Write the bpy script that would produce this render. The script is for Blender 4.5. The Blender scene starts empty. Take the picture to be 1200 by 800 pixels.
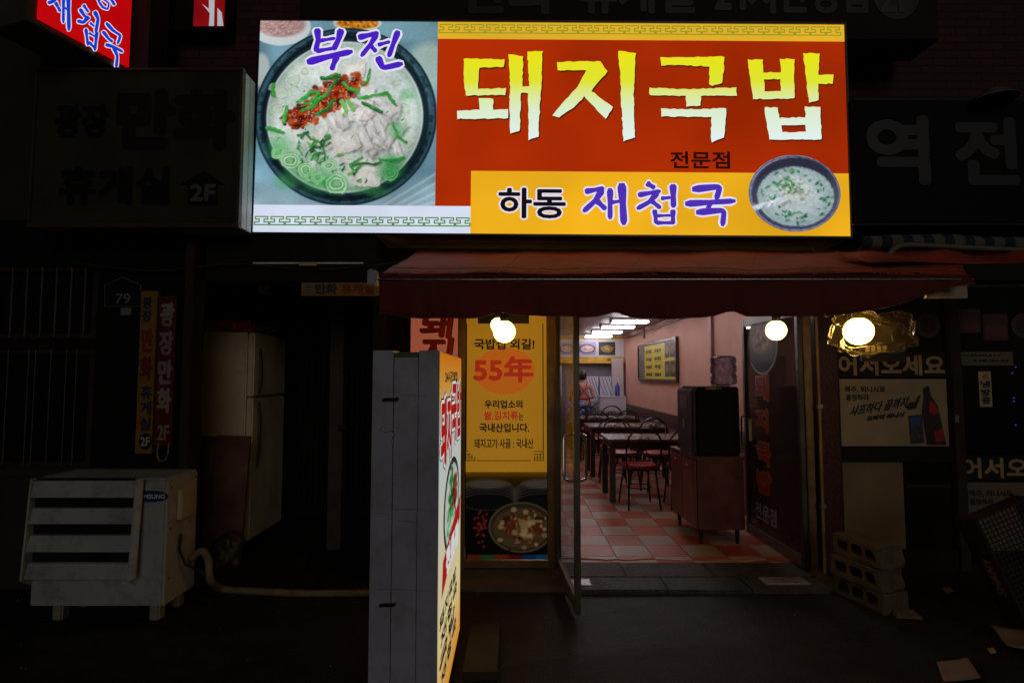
import bpy, bmesh, math, random
import numpy as np
from mathutils import Vector, Matrix, noise as mnoise
from mathutils.geometry import tessellate_polygon

# ---------------------------------------------------------------- camera, sky, sun, exposure
SC = bpy.context.scene
COL = SC.collection
FPX, TILT, EYE = 650.0, math.atan(40 / 650.0), 1.5          # focal length in pixels of the 1200 px photograph
cam_d = bpy.data.cameras.new('camera'); cam = bpy.data.objects.new('camera', cam_d); COL.objects.link(cam)
cam.location = (0, 0, EYE); cam.rotation_euler = (math.pi / 2 + TILT, 0, 0)
cam_d.sensor_width = 36; cam_d.lens = 36 * FPX / 1200; cam_d.clip_start = 0.05; cam_d.clip_end = 500
SC.camera = cam

world = bpy.data.worlds.new('World'); SC.world = world; world.use_nodes = True
wn = world.node_tree.nodes; wl = world.node_tree.links
sky_t = wn.new('ShaderNodeTexSky'); sky_t.sky_type = 'NISHITA'; sky_t.sun_disc = False
SUN_EL, SUN_AZ = math.radians(18), math.radians(166)
sky_t.sun_elevation = SUN_EL; sky_t.sun_rotation = SUN_AZ
wn['Background'].inputs['Strength'].default_value = 0.0012
wl.new(sky_t.outputs[0], wn['Background'].inputs['Color'])
sun_d = bpy.data.lights.new('sun', 'SUN'); sun_d.energy = 0.165; sun_d.angle = math.radians(25); sun_d.color = (1, 0.92, 0.84)
sun = bpy.data.objects.new('sun', sun_d); COL.objects.link(sun)
sd = Vector((math.sin(SUN_AZ) * math.cos(SUN_EL), math.cos(SUN_AZ) * math.cos(SUN_EL), math.sin(SUN_EL)))
sun.rotation_euler = sd.to_track_quat('Z', 'Y').to_euler(); sun.location = sd * 30

SC.render.engine = 'CYCLES'
SC.view_settings.view_transform = 'Standard'; SC.view_settings.look = 'None'
SC.view_settings.exposure = 0; SC.view_settings.gamma = 1; SC.view_settings.use_curve_mapping = False
SC.cycles.use_denoising = True
SC.cycles.max_bounces = 7; SC.cycles.diffuse_bounces = 4; SC.cycles.glossy_bounces = 4
SC.cycles.transparent_max_bounces = 12; SC.cycles.sample_clamp_indirect = 4
SC.cycles.caustics_reflective = False; SC.cycles.caustics_refractive = False
SC.cycles.use_light_tree = True

# ---------------------------------------------------------------- helpers
RNG = random.Random(7)
NP = np.random.RandomState(5)

def ray(x, y):
    u, v = (x - 600) / FPX, (400 - y) / FPX
    c, s = math.cos(TILT), math.sin(TILT)
    return Vector((u, c - v * s, s + v * c))

def P(x, y, Y):                                            # the point at distance Y that the photo shows at (x, y)
    d = ray(x, y); return Vector((0, 0, EYE)) + d * (Y / d.y)

def Q(x, y, X):                                            # the same for a plane X = const
    d = ray(x, y); return Vector((0, 0, EYE)) + d * (X / d.x)

def PG(x, y, z=0.0):                                       # the same for a floor at height z
    d = ray(x, y); return Vector((0, 0, EYE)) + d * ((z - EYE) / d.z)

def lin(c):
    c = c / 255.0
    return c / 12.92 if c <= 0.04045 else ((c + 0.055) / 1.055) ** 2.4
def S(r, g, b): return (lin(r), lin(g), lin(b), 1)

MATS = {}
def nodes_of(name):
    m = bpy.data.materials.new(name); m.use_nodes = True
    MATS[name] = m
    return m, m.node_tree.nodes, m.node_tree.links

def mat(name, col, rough=0.6, metal=0.0, var=0.25, scale=6.0, bump=0.15, bscale=60.0, dirt=None, dirt_amt=0.0, dscale=2.5, spec=0.5, coat=0.0):
    if name in MATS: return MATS[name]
    m, n, l = nodes_of(name)
    b = n['Principled BSDF']
    b.inputs['Roughness'].default_value = rough; b.inputs['Metallic'].default_value = metal
    b.inputs['Specular IOR Level'].default_value = spec; b.inputs['Coat Weight'].default_value = coat
    tc = n.new('ShaderNodeTexCoord')
    nz = n.new('ShaderNodeTexNoise'); nz.inputs['Scale'].default_value = scale; nz.inputs['Detail'].default_value = 6
    l.new(tc.outputs['Object'], nz.inputs['Vector'])
    mr = n.new('ShaderNodeMapRange'); mr.inputs[1].default_value = 0.3; mr.inputs[2].default_value = 0.7
    mr.inputs[3].default_value = 1 - var; mr.inputs[4].default_value = 1 + var
    l.new(nz.outputs['Fac'], mr.inputs[0])
    mx = n.new('ShaderNodeMix'); mx.data_type = 'RGBA'; mx.blend_type = 'MULTIPLY'; mx.inputs[0].default_value = 1
    mx.inputs[6].default_value = (*col[:3], 1); l.new(mr.outputs[0], mx.inputs[7])
    out = mx.outputs[2]
    if dirt is not None:
        n2 = n.new('ShaderNodeTexNoise'); n2.inputs['Scale'].default_value = dscale; n2.inputs['Detail'].default_value = 9; n2.inputs['Roughness'].default_value = 0.7
        l.new(tc.outputs['Object'], n2.inputs['Vector'])
        r2 = n.new('ShaderNodeMapRange'); r2.inputs[1].default_value = 0.47; r2.inputs[2].default_value = 0.68
        r2.inputs[3].default_value = 0; r2.inputs[4].default_value = dirt_amt
        l.new(n2.outputs['Fac'], r2.inputs[0])
        m2 = n.new('ShaderNodeMix'); m2.data_type = 'RGBA'; m2.inputs[7].default_value = (*dirt[:3], 1)
        l.new(r2.outputs[0], m2.inputs[0]); l.new(out, m2.inputs[6]); out = m2.outputs[2]
    l.new(out, b.inputs['Base Color'])
    rr = n.new('ShaderNodeMapRange'); rr.inputs[3].default_value = max(0.02, rough - 0.12); rr.inputs[4].default_value = min(1, rough + 0.12)
    l.new(nz.outputs['Fac'], rr.inputs[0]); l.new(rr.outputs[0], b.inputs['Roughness'])
    if bump:
        n3 = n.new('ShaderNodeTexNoise'); n3.inputs['Scale'].default_value = bscale; n3.inputs['Detail'].default_value = 5
        l.new(tc.outputs['Object'], n3.inputs['Vector'])
        bp = n.new('ShaderNodeBump'); bp.inputs['Strength'].default_value = bump; bp.inputs['Distance'].default_value = 0.01
        l.new(n3.outputs['Fac'], bp.inputs['Height']); l.new(bp.outputs[0], b.inputs['Normal'])
    return m

def emis(name, col, strength=1.0, var=0.06, scale=1.3, sample=True):
    if name in MATS: return MATS[name]
    m, n, l = nodes_of(name)
    n.remove(n['Principled BSDF'])
    e = n.new('ShaderNodeEmission'); e.inputs['Strength'].default_value = strength
    l.new(e.outputs[0], n['Material Output'].inputs[0])
    if var:
        tc = n.new('ShaderNodeTexCoord'); nz = n.new('ShaderNodeTexNoise'); nz.inputs['Scale'].default_value = scale; nz.inputs['Detail'].default_value = 2
        l.new(tc.outputs['Object'], nz.inputs['Vector'])
        mr = n.new('ShaderNodeMapRange'); mr.inputs[1].default_value = 0.3; mr.inputs[2].default_value = 0.7
        mr.inputs[3].default_value = 1 - var; mr.inputs[4].default_value = 1 + var; l.new(nz.outputs['Fac'], mr.inputs[0])
        mx = n.new('ShaderNodeMix'); mx.data_type = 'RGBA'; mx.blend_type = 'MULTIPLY'; mx.inputs[0].default_value = 1
        mx.inputs[6].default_value = col; l.new(mr.outputs[0], mx.inputs[7]); l.new(mx.outputs[2], e.inputs[0])
    else:
        e.inputs[0].default_value = col
    if not sample: m.cycles.emission_sampling = 'NONE'
    return m

def emis_grad(name, stops, axis, lo, hi, strength=1.0):    # a printed colour gradient along a world axis, lit from behind
    m, n, l = nodes_of(name); n.remove(n['Principled BSDF'])
    e = n.new('ShaderNodeEmission'); e.inputs['Strength'].default_value = strength; l.new(e.outputs[0], n['Material Output'].inputs[0])
    tc = n.new('ShaderNodeTexCoord'); sp = n.new('ShaderNodeSeparateXYZ'); l.new(tc.outputs['Object'], sp.inputs[0])
    mr = n.new('ShaderNodeMapRange'); mr.inputs[1].default_value = lo; mr.inputs[2].default_value = hi; l.new(sp.outputs[axis], mr.inputs[0])
    r = n.new('ShaderNodeValToRGB'); l.new(mr.outputs[0], r.inputs[0])
    els = r.color_ramp.elements
    while len(els) < len(stops): els.new(0.5)
    for el, (p, c) in zip(els, stops): el.position = p; el.color = c
    l.new(r.outputs[0], e.inputs[0]); m.cycles.emission_sampling = 'NONE' if len(stops) == 3 else 'AUTO'
    return m

def glow_print(name, col, glow):                                # print colour with an added glow; no lamp stands behind it
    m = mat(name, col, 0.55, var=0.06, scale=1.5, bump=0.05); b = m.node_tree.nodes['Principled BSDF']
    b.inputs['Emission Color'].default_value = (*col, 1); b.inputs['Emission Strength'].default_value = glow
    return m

def attr_mat(name, emit=None, rough=0.5, sample=True):     # a printed photograph: colours kept per vertex
    if name in MATS: return MATS[name]
    m, n, l = nodes_of(name)
    a = n.new('ShaderNodeVertexColor'); a.layer_name = 'print'
    if emit is not None:
        n.remove(n['Principled BSDF']); e = n.new('ShaderNodeEmission'); e.inputs['Strength'].default_value = emit
        l.new(a.outputs[0], e.inputs[0]); l.new(e.outputs[0], n['Material Output'].inputs[0])
        if not sample: m.cycles.emission_sampling = 'NONE'
    else:
        b = n['Principled BSDF']; b.inputs['Roughness'].default_value = rough; l.new(a.outputs[0], b.inputs['Base Color'])
    return m

def glass_mat(name, tint=(0.9, 0.93, 0.92), refl=1.0, rough=0.03, dust=0.03):
    m, n, l = nodes_of(name); n.remove(n['Principled BSDF'])
    t = n.new('ShaderNodeBsdfTransparent'); t.inputs[0].default_value = (*tint, 1)
    g = n.new('ShaderNodeBsdfGlossy'); g.inputs['Roughness'].default_value = rough
    f = n.new('ShaderNodeFresnel'); f.inputs[0].default_value = 1.45
    mu = n.new('ShaderNodeMath'); mu.operation = 'MULTIPLY'; mu.inputs[1].default_value = refl; l.new(f.outputs[0], mu.inputs[0])
    mx = n.new('ShaderNodeMixShader'); l.new(mu.outputs[0], mx.inputs[0]); l.new(t.outputs[0], mx.inputs[1]); l.new(g.outputs[0], mx.inputs[2])
    d = n.new('ShaderNodeBsdfDiffuse'); d.inputs[0].default_value = (0.4, 0.38, 0.35, 1)
    nz = n.new('ShaderNodeTexNoise'); nz.inputs['Scale'].default_value = 7; nz.inputs['Detail'].default_value = 8
    mr = n.new('ShaderNodeMapRange'); mr.inputs[1].default_value = 0.4; mr.inputs[2].default_value = 0.75; mr.inputs[3].default_value = dust * 0.3; mr.inputs[4].default_value = dust * 2
    l.new(nz.outputs['Fac'], mr.inputs[0])
    m2 = n.new('ShaderNodeMixShader'); l.new(mr.outputs[0], m2.inputs[0]); l.new(mx.outputs[0], m2.inputs[1]); l.new(d.outputs[0], m2.inputs[2])
    l.new(m2.outputs[0], n['Material Output'].inputs[0])
    return m

class MB:
    def __init__(s): s.v = []; s.f = []
    def add(s, vs, fs):
        k = len(s.v); s.v += [tuple(p) for p in vs]; s.f += [tuple(i + k for i in f) for f in fs]; return s
    def hexa(s, p):                                         # 4 bottom + 4 top points
        return s.add(p, [(3, 2, 1, 0), (4, 5, 6, 7), (0, 1, 5, 4), (1, 2, 6, 5), (2, 3, 7, 6), (3, 0, 4, 7)])
    def box(s, x0, y0, z0, x1, y1, z1):
        x0, x1 = min(x0, x1), max(x0, x1); y0, y1 = min(y0, y1), max(y0, y1); z0, z1 = min(z0, z1), max(z0, z1)
        return s.hexa([(x0, y0, z0), (x1, y0, z0), (x1, y1, z0), (x0, y1, z0), (x0, y0, z1), (x1, y0, z1), (x1, y1, z1), (x0, y1, z1)])
    def tube(s, pts, r, n=8, closed=False):
        pts = [Vector(p) for p in pts]; rs = r if isinstance(r, (list, tuple)) else [r] * len(pts); k = len(pts)
        rings = []; up = Vector((0.31, 0.22, 0.92)).normalized()
        for i, p in enumerate(pts):
            a = pts[(i - 1) % k] if (closed or i > 0) else p
            b = pts[(i + 1) % k] if (closed or i < k - 1) else p
            t = (b - a).normalized(); x = t.cross(up)
            if x.length < 1e-3: x = t.cross(Vector((1, 0, 0)))
            x.normalize(); y = t.cross(x)
            rings.append([p + (x * math.cos(2 * math.pi * j / n) + y * math.sin(2 * math.pi * j / n)) * rs[i] for j in range(n)])
        base = len(s.v); s.v += [tuple(q) for rg in rings for q in rg]
        for i in range(k if closed else k - 1):
            for j in range(n):
                a = base + i * n + j; b = base + i * n + (j + 1) % n
                c = base + ((i + 1) % k) * n + (j + 1) % n; d = base + ((i + 1) % k) * n + j
                s.f.append((a, d, c, b))
        if not closed:
            s.f.append(tuple(base + j for j in range(n))); s.f.append(tuple(base + (k - 1) * n + j for j in reversed(range(n))))
        return s
    def lathe(s, prof, c=(0, 0, 0), n=20):                   # (radius, z) pairs round the z axis
        base = len(s.v)
        for r, z in prof:
            for j in range(n):
                a = 2 * math.pi * j / n; s.v.append((c[0] + r * math.cos(a), c[1] + r * math.sin(a), c[2] + z))
        for i in range(len(prof) - 1):
            for j in range(n):
                a = base + i * n + j; b = base + i * n + (j + 1) % n
                s.f.append((a, b, b + n, a + n))
        s.f.append(tuple(base + j for j in reversed(range(n)))); s.f.append(tuple(base + (len(prof) - 1) * n + j for j in range(n)))
        return s
    def build(s, name, m, parent=None, smooth=False, bevel=0.0, kind=None):
        me = bpy.data.meshes.new(name); me.from_pydata(s.v, [], s.f)
        if bevel:
            bm = bmesh.new(); bm.from_mesh(me)
            es = [e for e in bm.edges if len(e.link_faces) == 2 and e.calc_face_angle(0) > 0.5]
            bmesh.ops.bevel(bm, geom=es, offset=bevel, segments=2, affect='EDGES', clamp_overlap=True); bm.to_mesh(me); bm.free()
        me.materials.append(m)
        if smooth:
            for p in me.polygons: p.use_smooth = True
            if smooth != 'all': me.set_sharp_from_angle(angle=math.radians(40))
        me.update()
        return link(name, me, parent, kind)

def link(name, me, parent=None, kind=None):
    o = bpy.data.objects.new(name, me); COL.objects.link(o)
    if parent is not None:
        o.parent = parent
        if parent.parent is None and parent.type == 'EMPTY': o.matrix_parent_inverse = Matrix.Translation(-parent.location)
    if kind: o['kind'] = kind
    return o

def thing(name, label, cat, loc=(0, 0, 0), group=None):
    o = bpy.data.objects.new(name, None); COL.objects.link(o); o.location = loc; o.empty_display_size = 0.1
    o['label'] = label; o['category'] = cat
    if group: o['group'] = group
    return o
def tag(o, label, cat, group=None):
    o['label'] = label; o['category'] = cat
    if group: o['group'] = group
    return o
def copy_tree(root, loc=None, rotz=None, label=None):
    r = root.copy(); COL.objects.link(r)
    if loc is not None: r.location = loc
    if rotz is not None: r.rotation_euler = (0, 0, rotz)
    if label: r['label'] = label
    for ch in root.children:
        c = ch.copy(); COL.objects.link(c); c.parent = r
        for g in ch.children:
            d = g.copy(); COL.objects.link(d); d.parent = c
    return r

class Fr:                                                    # a flat face in space: origin, right, up; n looks out of it
    def __init__(s, o, u, v):
        s.o = Vector(o); s.u = Vector(u).normalized(); s.v = Vector(v).normalized(); s.n = s.u.cross(s.v).normalized()
    def pt(s, a, b, d=0.0): return s.o + s.u * a + s.v * b + s.n * d
    def ab(s, p): q = Vector(p) - s.o; return q.dot(s.u), q.dot(s.v)
def front(Y): return Fr((0, Y, 0), (1, 0, 0), (0, 0, 1))

def pxrect(fr, x0, y0, x1, y1, Y):                           # photo rectangle -> rectangle on a front-facing plane
    a0 = fr.ab(P(x0, (y0 + y1) / 2, Y))[0]; a1 = fr.ab(P(x1, (y0 + y1) / 2, Y))[0]
    b1 = fr.ab(P((x0 + x1) / 2, y0, Y))[1]; b0 = fr.ab(P((x0 + x1) / 2, y1, Y))[1]
    return a0, b0, a1, b1

def sheet(fr, r, d, m, name, parent, th=0.0):                # a flat printed sheet or slab on a face
    a0, b0, a1, b1 = r
    mb = MB()
    if th:
        mb.hexa([fr.pt(a0, b0, d - th), fr.pt(a1, b0, d - th), fr.pt(a1, b0, d), fr.pt(a0, b0, d), fr.pt(a0, b1, d - th), fr.pt(a1, b1, d - th), fr.pt(a1, b1, d), fr.pt(a0, b1, d)])
        mb.f = [tuple(reversed(f)) for f in mb.f] if (fr.u.cross(fr.n)).dot(fr.v) < 0 and False else mb.f
    else:
        mb.add([fr.pt(a0, b0, d), fr.pt(a1, b0, d), fr.pt(a1, b1, d), fr.pt(a0, b1, d)], [(0, 1, 2, 3)])
    o = mb.build(name, m, parent)
    if th: fix_normals(o)
    return o

def fix_normals(o):
    bm = bmesh.new(); bm.from_mesh(o.data); bmesh.ops.recalc_face_normals(bm, faces=bm.faces); bm.to_mesh(o.data); bm.free()

TXT = {}
def text2d(body):
    if body in TXT: return TXT[body]
    c = bpy.data.curves.new('glyphs', 'FONT'); c.body = body; c.resolution_u = 3
    o = bpy.data.objects.new('glyphs', c)
    me = bpy.data.meshes.new_from_object(o)
    bpy.data.objects.remove(o); bpy.data.curves.remove(c)
    v = np.array([p.co[:2] for p in me.vertices]).reshape(-1, 2); f = [tuple(p.vertices) for p in me.polygons]
    bpy.data.meshes.remove(me)
    lo, hi = v.min(0), v.max(0); v = (v - lo) / (hi - lo)
    TXT[body] = (v, f, (hi - lo)[0] / (hi - lo)[1]); return TXT[body]

def lettering(parent, body, fr, r, m, d=0.003, bold=0.0, name='lettering', slant=0.0, fit='fill', arc=None):
    v, f, asp = text2d(body)
    a0, b0, a1, b1 = r
    w, h = a1 - a0, b1 - b0
    mb = MB()
    offs = [(0, 0)]
    if bold: offs += [(bold * math.cos(k * math.pi / 4), bold * math.sin(k * math.pi / 4)) for k in range(8)]
    for i, (ox, oy) in enumerate(offs):
        mb.add([fr.pt(a0 + p[0] * w + ox + slant * p[1] * h, b0 + p[1] * h + oy, d + i * 0.00008) for p in v], f)
    return mb.build(name, m, parent, kind='stuff' if False else None)

def column(parent, chars, fr, a0, a1, btop, bbot, m, d=0.003, bold=0.0, gap=0.12, name='lettering'):
    k = len(chars); st = (btop - bbot) / k
    for i, ch in enumerate(chars):
        lettering(parent, ch, fr, (a0, btop - (i + 1) * st + st * gap / 2, a1, btop - i * st - st * gap / 2), m, d, bold, name)

def poly(mb, pts3, holes=()):
    loops = [[Vector(p) for p in pts3]] + [[Vector(p) for p in h] for h in holes]
    tris = tessellate_polygon(loops); flat = [p for lp in loops for p in lp]
    mb.add(flat, [tuple(t) for t in tris])

def jag(pts, step, amp, rng):                                # torn edge
    out = []
    for i, p in enumerate(pts):
        q = pts[(i + 1) % len(pts)]; L = math.hypot(q[0] - p[0], q[1] - p[1]); k = max(1, int(L / step))
        for j in range(k):
            t = j / k; e = amp if j else amp * 0.5
            out.append((p[0] + (q[0] - p[0]) * t + rng.uniform(-e, e), p[1] + (q[1] - p[1]) * t + rng.uniform(-e, e)))
    return out

def brush(pts, w0, w1=None, n=10):                           # brush stroke: swelling start, tapered end
    w1 = w0 * 0.7 if w1 is None else w1
    P2 = []
    for i in range(len(pts) - 1):
        for j in range(n):
            t = j / n; P2.append((pts[i][0] + (pts[i + 1][0] - pts[i][0]) * t, pts[i][1] + (pts[i + 1][1] - pts[i][1]) * t))
    P2.append(pts[-1])
    for _ in range(3):
        P2 = [P2[0]] + [((P2[i - 1][0] + 2 * P2[i][0] + P2[i + 1][0]) / 4, (P2[i - 1][1] + 2 * P2[i][1] + P2[i + 1][1]) / 4) for i in range(1, len(P2) - 1)] + [P2[-1]]
    L, R = [], []; k = len(P2)
    for i, p in enumerate(P2):
        a = P2[max(0, i - 1)]; b = P2[min(k - 1, i + 1)]; dx, dy = b[0] - a[0], b[1] - a[1]; q = math.hypot(dx, dy) or 1
        t = i / (k - 1); w = w0 + (w1 - w0) * t; w *= 0.85 + 0.25 * abs(math.cos(math.pi * t))
        w *= min(1, 0.55 + 4 * t) * min(1, 0.5 + 5 * (1 - t))
        L.append((p[0] - dy / q * w / 2, p[1] + dx / q * w / 2)); R.append((p[0] + dy / q * w / 2, p[1] - dx / q * w / 2))
    return L + R[::-1]

# ---- a small painter for printed photographs (dishes on the signs and posters)
class Canvas:
    def __init__(s, x0, y0, x1, y1, nx, ny, col):
        s.X, s.Y = np.meshgrid(np.linspace(x0, x1, nx), np.linspace(y0, y1, ny)); s.ext = (x0, y0, x1, y1); s.n = (nx, ny); s.X0, s.Y0 = s.X, s.Y
        s.c = np.ones((ny, nx, 3)) * np.array(col, float)
    def put(s, m, col, a=1.0):
        m = np.clip(m, 0, 1)[..., None] * a; s.c = s.c * (1 - m) + np.array(col, float) * m
    def ell(s, cx, cy, rx, ry, col, soft=0.08, a=1.0, rot=0.0):
        c, q = math.cos(rot), math.sin(rot); dx, dy = s.X - cx, s.Y - cy
        r = np.sqrt(((dx * c + dy * q) / rx) ** 2 + ((-dx * q + dy * c) / ry) ** 2); s.put((1 - r) / soft + 0.5, col, a); return r
    def ring(s, cx, cy, rx, ry, w, col, soft=2.0, a=1.0):
        r = np.sqrt(((s.X - cx) / rx) ** 2 + ((s.Y - cy) / ry) ** 2); s.put((w / 2 - abs(r - 1) * min(rx, ry)) / soft + 0.5, col, a)
    def line(s, pts, w, col, soft=2.0, a=1.0):
        d = np.full(s.X.shape, 1e9)
        for p, q in zip(pts, pts[1:]):
            vx, vy = q[0] - p[0], q[1] - p[1]; L = vx * vx + vy * vy or 1
            t = np.clip(((s.X - p[0]) * vx + (s.Y - p[1]) * vy) / L, 0, 1)
            d = np.minimum(d, np.hypot(s.X - p[0] - t * vx, s.Y - p[1] - t * vy))
        s.put((w / 2 - d) / soft + 0.5, col, a)
    def noise(s, cell):
        x0, y0, x1, y1 = s.ext; gx, gy = int((x1 - x0) / cell) + 3, int((y1 - y0) / cell) + 3; g = NP.rand(gy, gx)
        fx, fy = (s.X0 - x0) / cell, (s.Y0 - y0) / cell; ix, iy = fx.astype(int), fy.astype(int); tx, ty = fx - ix, fy - iy
        tx, ty = tx * tx * (3 - 2 * tx), ty * ty * (3 - 2 * ty)
        return (g[iy, ix] * (1 - tx) + g[iy, ix + 1] * tx) * (1 - ty) + (g[iy + 1, ix] * (1 - tx) + g[iy + 1, ix + 1] * tx) * ty
    def tri(s, pts, col, soft=2.0, a=1.0):                   # convex polygon
        d = np.full(s.X.shape, 1e9); k = len(pts); cx = sum(p[0] for p in pts) / k; cy = sum(p[1] for p in pts) / k
        for p, q in zip(pts, pts[1:] + pts[:1]):
            nx_, ny_ = q[1] - p[1], p[0] - q[0]; L = math.hypot(nx_, ny_) or 1
            e = ((s.X - p[0]) * nx_ + (s.Y - p[1]) * ny_) / L; e0 = ((cx - p[0]) * nx_ + (cy - p[1]) * ny_)
            d = np.minimum(d, e if e0 > 0 else -e)
        s.put(d / soft + 0.5, col, a)
    def mesh(s, fr, r, d, name, m, parent, mask=None):
        nx, ny = s.n; a0, b0, a1, b1 = r
        A = np.linspace(a0, a1, nx); B = np.linspace(b1, b0, ny); AA, BB = np.meshgrid(A, B)
        pts = np.array(fr.o)[None, None] + AA[..., None] * np.array(fr.u) + BB[..., None] * np.array(fr.v) + d * np.array(fr.n)
        idx = np.arange(nx * ny).reshape(ny, nx)
        q = np.stack([idx[1:, :-1], idx[1:, 1:], idx[:-1, 1:], idx[:-1, :-1]], -1).reshape(-1, 4)
        if mask is not None:
            cm = mask[:-1, :-1].reshape(-1); q = q[cm]
        me = bpy.data.meshes.new(name); me.from_pydata(pts.reshape(-1, 3).tolist(), [], q.tolist())
        ca = me.color_attributes.new('print', 'FLOAT_COLOR', 'POINT')
        c = np.clip(s.c, 0, 255) / 255.0; c = np.where(c <= 0.04045, c / 12.92, ((c + 0.055) / 1.055) ** 2.4)
        rgba = np.ones((ny * nx, 4), np.float32); rgba[:, :3] = c.reshape(-1, 3); ca.data.foreach_set('color', rgba.ravel())
        me.materials.append(m); return link(name, me, parent)
    def disc(s, fr, r, d, name, m, parent):                  # the same photograph cut out as an ellipse
        a0, b0, a1, b1 = r; nr, ns = 36, 96; nx, ny = s.n; vs = []; cols = []; fs = []
        for i in range(nr + 1):
            for j in range(ns):
                t = 2 * math.pi * j / ns; p, q = 0.5 + 0.5 * i / nr * math.cos(t), 0.5 - 0.5 * i / nr * math.sin(t)
                vs.append(tuple(fr.pt(a0 + p * (a1 - a0), b1 - q * (b1 - b0), d))); cols.append(s.c[min(ny - 1, int(q * (ny - 1))), min(nx - 1, int(p * (nx - 1)))])
        for i in range(nr):
            for j in range(ns):
                k = (j + 1) % ns; fs.append((i * ns + j, (i + 1) * ns + j, (i + 1) * ns + k, i * ns + k))
        me = bpy.data.meshes.new(name); me.from_pydata(vs, [], fs)
        ca = me.color_attributes.new('print', 'FLOAT_COLOR', 'POINT'); c = np.clip(np.array(cols), 0, 255) / 255
        c = np.where(c <= 0.04045, c / 12.92, ((c + 0.055) / 1.055) ** 2.4); rgba = np.ones((len(vs), 4), np.float32); rgba[:, :3] = c
        ca.data.foreach_set('color', rgba.ravel()); me.materials.append(m); return link(name, me, parent)

def spline(pts, n=8):
    pts = [Vector(p) for p in pts]; out = []
    for i in range(len(pts) - 1):
        p0, p1, p2, p3 = pts[max(0, i - 1)], pts[i], pts[i + 1], pts[min(len(pts) - 1, i + 2)]
        for k in range(n):
            t = k / n; out.append(0.5 * ((2 * p1) + (p2 - p0) * t + (2 * p0 - 5 * p1 + 4 * p2 - p3) * t * t + (3 * p1 - p0 - 3 * p2 + p3) * t ** 3))
    return out + [pts[-1]]

# ---------------------------------------------------------------- materials
asphalt = mat('asphalt', (0.013, 0.0105, 0.0095), 0.62, var=0.6, scale=9, bump=1.0, bscale=75, dirt=(0.034, 0.027, 0.022), dirt_amt=0.8, dscale=2.2, spec=0.35)
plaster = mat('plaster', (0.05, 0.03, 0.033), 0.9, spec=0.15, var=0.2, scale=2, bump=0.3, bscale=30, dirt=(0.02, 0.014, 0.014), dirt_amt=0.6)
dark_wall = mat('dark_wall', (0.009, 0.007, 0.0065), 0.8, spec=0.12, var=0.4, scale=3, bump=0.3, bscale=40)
dark_frame = mat('dark_frame', (0.016, 0.011, 0.009), 0.55, spec=0.15, var=0.3, scale=8, bump=0.05)
brown_frame = mat('brown_frame', (0.035, 0.021, 0.013), 0.5, spec=0.2, var=0.3, scale=8, bump=0.05)
gold_alu = mat('gold_aluminium', (0.32, 0.2, 0.09), 0.35, 0.8, var=0.2, scale=10, bump=0.03)
steel = mat('brushed_steel', (0.55, 0.54, 0.52), 0.28, 1.0, var=0.1, scale=15, bump=0.02)
chrome = mat('chrome', (0.75, 0.74, 0.72), 0.12, 1.0, var=0.05, bump=0)
black_plastic = mat('black_plastic', (0.012, 0.012, 0.013), 0.35, var=0.2, bump=0.03)
rubber = mat('rubber', (0.02, 0.02, 0.02), 0.7, bump=0.05)
grey_metal = mat('grey_painted_metal', (0.46, 0.47, 0.56), 0.45, 0.0, var=0.12, scale=3, bump=0.06, bscale=25, dirt=(0.24, 0.235, 0.25), dirt_amt=0.7, dscale=5)
sign_back = mat('sign_housing', (0.17, 0.15, 0.12), 0.5, 0.0, var=0.2, scale=4, bump=0.05, dirt=(0.12, 0.09, 0.06), dirt_amt=0.6)
pale_metal = mat('pale_sheet_metal', (0.7, 0.74, 0.7), 0.4, 0.0, var=0.12, scale=4, bump=0.04, dirt=(0.2, 0.18, 0.15), dirt_amt=0.4)
red_tile = mat('red_granite', (0.06, 0.013, 0.01), 0.35, var=0.6, scale=45, bump=0.1)
white_print = mat('white_print', (0.72, 0.72, 0.74), 0.5, var=0.06, bump=0)
cream_print = mat('cream_print', (0.5, 0.41, 0.26), 0.5, var=0.1, bump=0)
black_print = mat('black_print', (0.012, 0.01, 0.01), 0.5, var=0.1, bump=0)
red_print = mat('red_print', (0.38, 0.018, 0.015), 0.5, var=0.1, bump=0)
yellow_print = mat('yellow_print', (0.62, 0.33, 0.02), 0.5, var=0.1, bump=0, dirt=(0.3, 0.2, 0.05), dirt_amt=0.3)
blue_print = mat('blue_print', (0.02, 0.07, 0.28), 0.5, var=0.1, bump=0)
tan_print = mat('tan_print', (0.42, 0.3, 0.14), 0.5, var=0.1, bump=0)

def brick_mat(name, c1, c2, mortar, scale):
    m, n, l = nodes_of(name); b = n['Principled BSDF']; b.inputs['Roughness'].default_value = 0.8
    tc = n.new('ShaderNodeTexCoord'); mp = n.new('ShaderNodeMapping'); mp.inputs['Rotation'].default_value = (math.pi / 2, 0, 0)
    l.new(tc.outputs['Object'], mp.inputs[0])
    br = n.new('ShaderNodeTexBrick'); br.inputs['Scale'].default_value = scale; br.inputs['Color1'].default_value = (*c1, 1); br.inputs['Color2'].default_value = (*c2, 1)
    br.inputs['Mortar'].default_value = (*mortar, 1); br.inputs['Mortar Size'].default_value = 0.02; br.inputs['Brick Width'].default_value = 0.6; br.inputs['Row Height'].default_value = 0.2
    l.new(mp.outputs[0], br.inputs['Vector']); l.new(br.outputs['Color'], b.inputs['Base Color'])
    bp = n.new('ShaderNodeBump'); bp.inputs['Strength'].default_value = 0.6; bp.inputs['Distance'].default_value = 0.01; bp.invert = True
    l.new(br.outputs['Fac'], bp.inputs['Height']); l.new(bp.outputs[0], b.inputs['Normal']); return m
brick = brick_mat('dark_red_brick', (0.08, 0.02, 0.016), (0.05, 0.014, 0.012), (0.02, 0.015, 0.013), 3.0)

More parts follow.
